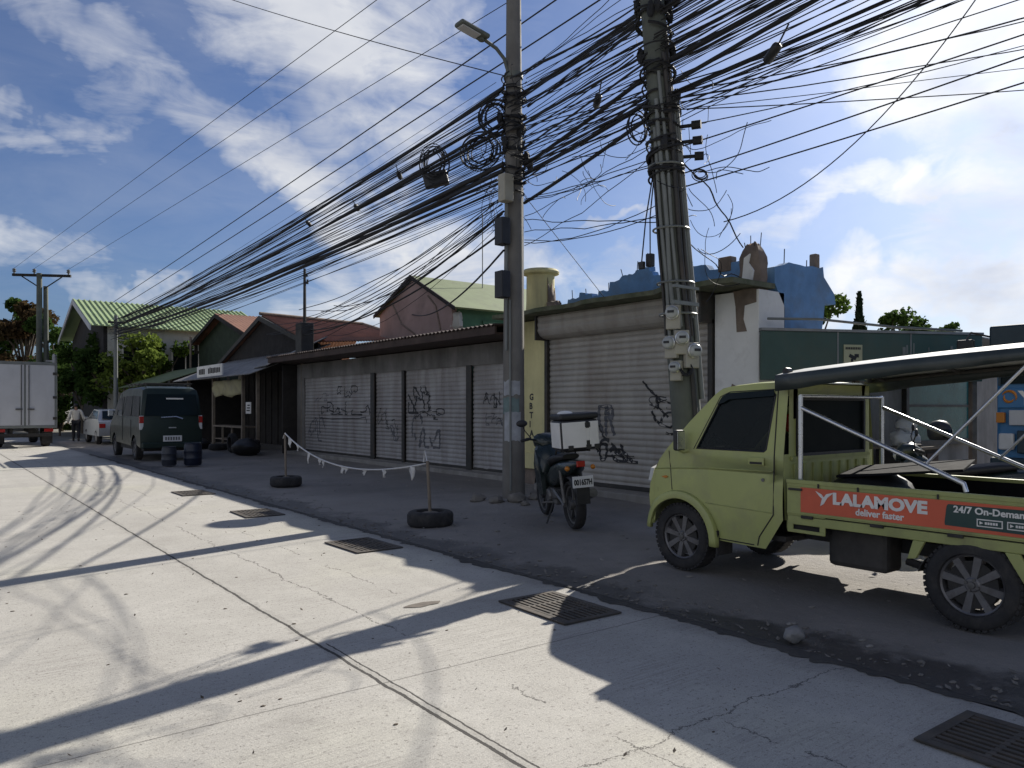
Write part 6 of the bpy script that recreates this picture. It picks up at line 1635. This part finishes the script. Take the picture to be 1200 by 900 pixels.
# ------------------------------------------------------------------ simple parked vehicles
def plain_wheel(par, c, side, r=.31, w=.19): return alloy_wheel(par, c, side, r, w, 6)
V_SC = 1.05
V = thing('van', 'dark green van with a roof rack parked facing away beside the market stall', 'van', (5.64, 23.4, 0)); 
HWV = .83
V.scale = (1, 1, V_SC)
def hv(z): return HWV - (.11 * ((z - 1.05) / .95) ** 1.3 if z > 1.05 else .02 * max(0, .55 - z))
prof = [(4.25, .38), (4.33, .62), (4.26, .92), (3.85, 1.16), (3.15, 1.82), (2.9, 1.93), (2.4, 2.0), (.4, 2.02), (.12, 1.96), (.03, 1.75), (-.03, 1.10), (-.06, .62), (-.04, .36)]
ts = [-1, -.94, -.8, -.5, 0, .5, .8, .94, 1]; nn = len(ts)
g = G(); vs = []
for i, (y, z) in enumerate(prof):
    for t in ts:
        a = abs(t); bul = .12 * (1 - a ** 3) * (1 if y > 2.5 else -.5 if y < .5 else 0)
        vs.append((t * hv(z), y + bul, z - (.06 * max(0, (a - .8) / .2) ** 2 if z > 1.9 else 0)))
g.add(vs, [(i * nn + k, i * nn + k + 1, (i + 1) * nn + k + 1, (i + 1) * nn + k) for i in range(len(prof) - 1) for k in range(nn - 1)])
for sx in (-1, 1):
    # side: lower band with wheel arches, upper band
    def wl(yc): return [(yc + .36 * math.cos(R(a)), .33 + .36 * math.sin(R(a))) for a in range(8, 175, 12)]
    low = [(4.25, .38)] + wl(3.62) + wl(.78) + [(-.04, .36)]
    for i in range(len(low) - 1):
        (y0, z0), (y1, z1) = low[i], low[i + 1]
        u0 = min(4.26, y0) if i else 4.26; u1 = y1
        g.add([(sx * hv(z0), y0, z0), (sx * hv(z1), y1, z1), (sx * hv(.92), u1, .92), (sx * hv(.92), u0, .92)], [(0, 1, 2, 3)])
    up = [(4.26, .92), (3.85, 1.16), (3.15, 1.80), (2.9, 1.88), (2.4, 1.95), (.4, 1.96), (.12, 1.91), (.03, 1.75), (-.03, 1.10), (-.045, .92)]
    zs_ = [.92, 1.16, 1.5, 1.75, 1.96]
    g.add([(sx * hv(z), y, z) for y, z in up], [tuple(range(len(up)))])
g.build('body', M['van_paint'], V, smooth=35)
for sx in (-1, 1):
    for win in ([(3.62, 1.20), (3.08, 1.74), (2.42, 1.76), (2.42, 1.20)], [(2.30, 1.20), (2.30, 1.76), (1.22, 1.77), (1.22, 1.20)], [(1.10, 1.20), (1.10, 1.77), (.28, 1.74), (.16, 1.20)]):
        g = G(); g.add([(sx * (hv(z) + .008), y, z) for y, z in win], [(0, 1, 2, 3)]); sol(g.build('side_window', M['glass'], V), .004)
    g = G(); g.tube([(sx * (HWV + .004), y, z) for y, z in ((2.36, 1.85), (2.36, .5))], .006, 4); g.tube([(sx * (HWV + .004), y, z) for y, z in ((1.16, 1.1), (1.16, .6))], .006, 4); g.build('door_seam', M['chassis'], V)
    g = G(); g.box(*sorted((sx * (HWV - .09), sx * (HWV + .012))), -.055, .035, .84, 1.22); tl = g.build('tail_lamp', M['clear'], V, bevel=.012)
    g = G(); g.box(*sorted((sx * (HWV - .088), sx * (HWV + .014))), -.060, .030, 1.02, 1.20); g.build('red_lens', M['redlens'], tl)
    g = G(); g.box(*sorted((sx * (HWV + .04), sx * (HWV + .2))), 3.45, 3.52, 1.18, 1.38); g.build('wing_mirror', M['chrome'], V, bevel=.02)
    for yc in (.78, 3.62): plain_wheel(V, (sx * .72, yc, .31), sx)
    g = G(); g.box(*sorted((sx * .5, sx * .8)), 4.25, 4.34, .72, .9); g.build('headlight', M['clear'], V, bevel=.02)
def hvx(z): return hv(z) * .9
g = G(); g.add([(-hvx(1.22), -.105, 1.22), (hvx(1.22), -.105, 1.22), (hvx(1.8) * .97, -.045, 1.80), (-hvx(1.8) * .97, -.045, 1.80)], [(0, 1, 2, 3)]); rwv = sol(g.build('rear_window', M['glass'], V), .006)
g = G(); g.box(-.16, .30, -.098, -.09, 1.66, 1.70); g.build('window_sticker', M['white'], rwv)
g = G(); g.tube([(-.30, -.13, 1.17), (.10, -.14, 1.19), (.28, -.13, 1.13)], .018, 6); g.build('wiper', M['chrome'], V)
G().box(-.25, .25, -.155, -.14, .52, .68).build('number_plate', M['plate'], V)
g = G()
for i in range(6): g.box(-.20 + i * .07, -.20 + i * .07 + .045, -.159, -.155, .555, .645)
g.build('plate_number', M['engine'], V)
G().box(-.10, .10, -.142, -.13, .88, .91).build('badge', M['chrome'], V)
G().box(-.80, .80, -.16, -.02, .34, .50).build('rear_bumper', M['van_paint'], V, bevel=.03)
g = G()
for sx in (-.6, .6): g.tube([(sx, .3, 2.09), (sx, 2.6, 2.09)], .018, 6)
for y in (.35, 1.0, 1.6, 2.1, 2.55): g.tube([(-.66, y, 2.10), (.66, y, 2.10)], .016, 6); g.tube([(-.6, y, 1.97), (-.6, y, 2.10)], .014, 5); g.tube([(.6, y, 1.97), (.6, y, 2.10)], .014, 5)
g.build('roof_rack', M['steel_dark'], V)
G().box(-.70, .70, .1, 4.1, .26, .37).build('underbody', M['chassis'], V)

Cc = thing('car', 'small silver car parked in front of the dark van, mostly hidden by it', 'car', (6.45, 36.8, 0))
prof = [(-1.9, .35), (-1.95, .62), (-1.88, .92), (-1.55, 1.02), (-1.05, 1.40), (.15, 1.45), (.95, 1.02), (1.75, .88), (1.9, .62), (1.85, .35)]
g = G(); vs = []
for y, z in prof:
    for t in ts: vs.append((t * (.80 - (.16 * max(0, z - .95) / .5)), y, z - (.03 * max(0, (abs(t) - .8) / .2) ** 2 if z > 1.3 else 0)))
g.add(vs, [(i * nn + k, i * nn + k + 1, (i + 1) * nn + k + 1, (i + 1) * nn + k) for i in range(len(prof) - 1) for k in range(nn - 1)])
for sx in (-1, 1):
    W1 = [(sx * (.80 - (.16 * max(0, z - .95) / .5)), y, z) for y, z in prof]
    g.add(W1, [tuple(range(len(prof)))])
g.build('body', M['silver'], Cc, smooth=35)
for sx in (-1, 1):
    g = G(); g.add([(sx * (.806 - (.16 * max(0, z - .95) / .5)), y, z) for y, z in ((-1.40, 1.04), (-1.0, 1.36), (.12, 1.40), (.78, 1.04))], [(0, 1, 2, 3)]); sol(g.build('side_window', M['glass'], Cc), .004)
    for y in (-1.2, 1.2):
        g = G(); c = (sx * .70, y, .31); tyre_geo(g, c, .31, .2, 'x', 26); wv = g.build('wheel', M['rubber'], Cc, smooth=40)
        g = G(); g.lathe([(.2, sx * .06), (.19, sx * .09), (.05, sx * .075), (0, sx * .08)], c, 'x', 20); g.build('hub_cap', M['silver'], wv, smooth=40)
    g = G(); g.box(*sorted((sx * .56, sx * .79)), -1.955, -1.86, .68, .86); g.build('tail_lamp', M['redlens'], Cc, bevel=.02)
    g = G(); g.box(*sorted((sx * .80, sx * .95)), .62, .70, 1.0, 1.12); g.build('wing_mirror', M['silver'], Cc, bevel=.02)
g = G(); g.add([(-.62, -1.60, 1.05), (.62, -1.60, 1.05), (.55, -1.14, 1.375), (-.55, -1.14, 1.375)], [(0, 1, 2, 3)]); sol(g.build('rear_window', M['glass'], Cc), .004)
G().box(-.24, .24, -1.975, -1.95, .62, .74).build('number_plate', M['plate'], Cc)

BT = thing('box_truck', 'grey-white box truck with closed rear doors at the left edge', 'truck', (3.02, 33.9, 0))
bd = G().box(-1.02, 1.02, .03, 4.4, .78, 3.2).build('cargo_box', M['box_white'], BT, bevel=.02)
for s_ in (-1, 1):
    d_ = G().box(*sorted((s_ * .03, s_ * .96)), -.03, .028, .84, 3.12).build('rear_door', M['box_white'], BT, bevel=.008)
    g = G(); g.tube([(s_ * .12, -.055, .86), (s_ * .12, -.055, 3.10)], .018, 6)
    g.box(*sorted((s_ * .08, s_ * .3)), -.075, -.045, 1.42, 1.48); g.build('lock_bar', M['engine'], d_)
    g = G()
    for z in (1.1, 1.9, 2.8): g.box(*sorted((s_ * .90, s_ * 1.03)), -.05, -.031, z - .05, z + .05)
    g.build('hinge', M['steel_dark'], d_)
    G().box(*sorted((s_ * .62, s_ * .92)), -.02, .06, .60, .72).build('tail_lamp', M['redlens'], BT, bevel=.01)
g = G(); g.box(-1.04, 1.04, -.045, .02, 3.125, 3.23); g.box(-1.04, 1.04, -.045, .02, .74, .835); g.box(-1.045, -.965, -.04, .02, .836, 3.124); g.box(.965, 1.045, -.04, .02, .836, 3.124); g.box(-.025, .025, -.038, .02, .84, 3.12); g.build('door_frame', M['pvc'], BT, bevel=.006)
g = G(); g.box(-.45, -.37, .1, 5.6, .5, .72); g.box(.37, .45, .1, 5.6, .5, .72); g.box(-.9, .9, .05, .15, .42, .54); g.cyl((-.8, 1.1, .42), (.8, 1.1, .42), .06); g.build('chassis', M['chassis'], BT)
for s_ in (-1, 1):
    for y in (1.1, 5.3):
        g = G(); c = (s_ * .78, y, .42); tyre_geo(g, c, .42, .30, 'x', 26); wv = g.build('wheel', M['rubber'], BT, smooth=40)
        g = G(); g.lathe([(.26, s_ * .08), (.24, s_ * .12), (.1, s_ * .06), (0, s_ * .1)], c, 'x', 18); g.build('hub_cap', M['engine'], wv, smooth=40)
    G().box(*sorted((s_ * .6, s_ * .96)), .58, .6, .14, .6).build('mud_flap', M['rubber'], BT)
G().ext([(-.95, 4.5, .5), (-.95, 4.5, 2.1), (-.95, 5.6, 2.15), (-.95, 6.1, 1.3), (-.95, 6.15, .5)], (1.9, 0, 0)).build('cab', M['box_white'], BT, bevel=.05)
g = G(); g.ext([(-.93, 5.72, 2.05), (-.93, 6.12, 1.36), (-.93, 6.14, 1.36), (-.93, 5.76, 2.07)], (1.86, 0, 0)); g.build('windscreen', M['glass'], BT)

# blue vehicle at the right edge, nose towards the road
BV = thing('blue_truck', 'blue truck with a dark visor, nose to the road at the right edge', 'truck', (11.5, 3.3, 0))
bd = G().box(.05, 4.6, -.98, .98, .62, 2.50).build('body', M['blue_body'], BV, bevel=.06)
G().box(-.12, .9, -1.0, 1.0, 2.24, 2.60).build('visor', M['navy'], BV, bevel=.03)
g = G(); g.box(.02, .048, -.9, .9, 1.82, 2.2); ws = g.build('windscreen', M['glass'], BV)
g = G(); g.box(.0, .045, -.03, .03, 1.80, 2.22); g.box(.0, .045, -.93, -.9, 1.8, 2.22); g.box(.0, .045, .9, .93, 1.8, 2.22); g.build('pillar', M['navy'], BV)
np_ = G().box(.012, .045, -.94, .94, 1.50, 1.76).build('name_panel', M['blue_body'], BV, bevel=.008)
g = G(); text_on(g, 'Y', .25, (.008, .70, 1.545), (0, -1, 0), (0, 0, 1), thick=.002, bold=.012); g.build('lettering', M['white'], np_)
g = G(); 
for a0, a1, rr_ in ((20, 210, .085), (200, 390, .06)):
    P = [(.006, .80 + rr_ * math.cos(R(a0 + (a1 - a0) * k / 14)), 1.64 + rr_ * math.sin(R(a0 + (a1 - a0) * k / 14))) for k in range(15)]
    g.tube(P, [.004 + .016 * math.sin(PI * k / 14) for k in range(15)], 6)
g.build('swirl_mark', M['amber'], np_)
G().box(-.005, .045, -.80, .80, 1.27, 1.47).build('white_panel', M['box_white'], BV, bevel=.01)
G().box(-.10, .05, -1.0, 1.0, .62, .84).build('bumper', M['navy'], BV, bevel=.03)
g = G(); g.box(-.02, .045, -.7, .7, .9, 1.2); g.build('grille', M['navy'], BV, bevel=.01)
for s_ in (-1, 1):
    G().box(-.03, .046, *sorted((s_ * .74, s_ * .92)), .94, 1.16).build('headlight', M['clear'], BV, bevel=.02)
    G().box(-.02, .046, *sorted((s_ * .85, s_ * .95)), 1.30, 1.44).build('indicator', M['amber'], BV, bevel=.01)
    g = G(); g.tube([(-.02, s_ * .98, 2.45), (-.22, s_ * 1.18, 2.52), (-.3, s_ * 1.22, 2.4)], .014, 6); g.tube([(.0, s_ * .98, 2.02), (-.22, s_ * 1.2, 1.98)], .012, 6)
    mr = g.build('mirror_arm', M['steel_dark'], BV, smooth=50); G().box(-.34, -.28, *sorted((s_ * 1.10, s_ * 1.32)), 2.1, 2.42).build('wing_mirror', M['black'], mr, bevel=.02)
    for x in (.75, 3.7):
        g = G(); c = (x, s_ * .82, .4); tyre_geo(g, c, .40, .26, 'y', 24); g.build('wheel', M['rubber'], BV, smooth=40)
for x in (1.3, 2.2, 3.1):
    for s_ in (-1, 1): G().box(x, x + .75, *sorted((s_ * .978, s_ * .99)), 1.55, 2.15).build('side_window', M['glass'], BV, bevel=.004)

# ------------------------------------------------------------------ walking person
def skin_obj(name, verts, edges, radii, m, parent, root=0):
    me = bpy.data.meshes.new(name); me.from_pydata(verts, edges, []); me.materials.append(m)
    o = bpy.data.objects.new(name, me); COL.objects.link(o); o.parent = parent
    bpy.context.view_layer.objects.active = o
    md = o.modifiers.new('skin', 'SKIN'); md.use_smooth_shade = True
    if not me.skin_vertices: 
        for o2 in bpy.context.selected_objects: o2.select_set(False)
    for i, v in enumerate(me.skin_vertices[0].data):
        r_ = radii[i]; v.radius = r_ if isinstance(r_, tuple) else (r_, r_); v.use_root = (i == root)
    sb = o.modifiers.new('sub', 'SUBSURF'); sb.levels = 1; sb.render_levels = 2
    return o
PT = thing('person', 'person in a pale jacket and dark trousers walking away up the road', 'person', (5.45, 39.3, 0), R(-8))
H0 = 1.66
# joints: x right, y forward (walking away)
Vt = {'pel': (0, 0, .90), 'wa': (0, .0, 1.04), 'ch': (0, .01, 1.24), 'nk0': (0, .01, 1.38), 'nk': (0, .02, 1.44), 'hd0': (0, .03, 1.50), 'hd1': (0, .035, 1.57), 'hd2': (0, .03, 1.64),
      'hl': (-.10, 0, .86), 'kl': (-.10, .10, .48), 'al': (-.10, -.02, .09), 'tl': (-.10, .12, .035), 'hr': (.10, 0, .86), 'kr': (.10, -.02, .48), 'ar': (.10, -.20, .12), 'tr': (.10, -.08, .035),
      'sl': (-.19, 0, 1.36), 'el': (-.27, -.05, 1.10), 'wl': (-.31, .04, .87), 'fl': (-.31, .07, .77), 'sr': (.19, 0, 1.36), 'er': (.28, -.04, 1.10), 'wr': (.34, .06, .90), 'fr': (.345, .09, .80)}
Rd = {'pel': (.135, .10), 'wa': (.125, .09), 'ch': (.15, .10), 'nk0': (.09, .07), 'nk': .052, 'hd0': (.062, .075), 'hd1': (.075, .09), 'hd2': (.055, .065), 'hl': .085, 'kl': .056, 'al': .038, 'tl': (.04, .028), 'hr': .085, 'kr': .056, 'ar': .038, 'tr': (.04, .028),
      'sl': .06, 'el': .043, 'wl': .03, 'fl': .028, 'sr': .06, 'er': .043, 'wr': .03, 'fr': .028}
Ed = [('pel', 'wa'), ('wa', 'ch'), ('ch', 'nk0'), ('nk0', 'nk'), ('nk', 'hd0'), ('hd0', 'hd1'), ('hd1', 'hd2'), ('pel', 'hl'), ('hl', 'kl'), ('kl', 'al'), ('al', 'tl'), ('pel', 'hr'), ('hr', 'kr'), ('kr', 'ar'), ('ar', 'tr'), ('nk0', 'sl'), ('sl', 'el'), ('el', 'wl'), ('wl', 'fl'), ('nk0', 'sr'), ('sr', 'er'), ('er', 'wr'), ('wr', 'fr')]
def chain(name, m, edges, grow, root):
    ks = []
    for a, b_ in edges:
        for k in (a, b_):
            if k not in ks: ks.append(k)
    def rd(k):
        r_ = Rd[k]; r_ = r_ if isinstance(r_, tuple) else (r_, r_); return (r_[0] + grow, r_[1] + grow)
    return skin_obj(name, [Vt[k] for k in ks], [(ks.index(a), ks.index(b_)) for a, b_ in edges], [rd(k) for k in ks], m, PT, ks.index(root))
chain('body', M['skin'], Ed, 0, 'pel')
chain('jacket', M['jacket'], [e for e in Ed if e in (('pel', 'wa'), ('wa', 'ch'), ('ch', 'nk0'), ('nk0', 'sl'), ('sl', 'el'), ('el', 'wl'), ('nk0', 'sr'), ('sr', 'er'), ('er', 'wr'))], .022, 'ch')
chain('trousers', M['pants'], [('pel', 'hl'), ('hl', 'kl'), ('kl', 'al'), ('pel', 'hr'), ('hr', 'kr'), ('kr', 'ar')], .022, 'pel')
for k in ('l', 'r'):
    a, b_ = Vector(Vt['a' + k]), Vector(Vt['t' + k])
    G().tube([a + Vector((0, -.05, -.02)), (a + b_) / 2, b_ + Vector((0, .02, .0))], [.05, .052, .038], 10).build('shoe', M['seat'], PT, smooth=60)
G().lump((0, .015, 1.615), (.095, .105, .085), 2, 14, 10, .1).build('hair', M['hair'], PT, smooth=60)
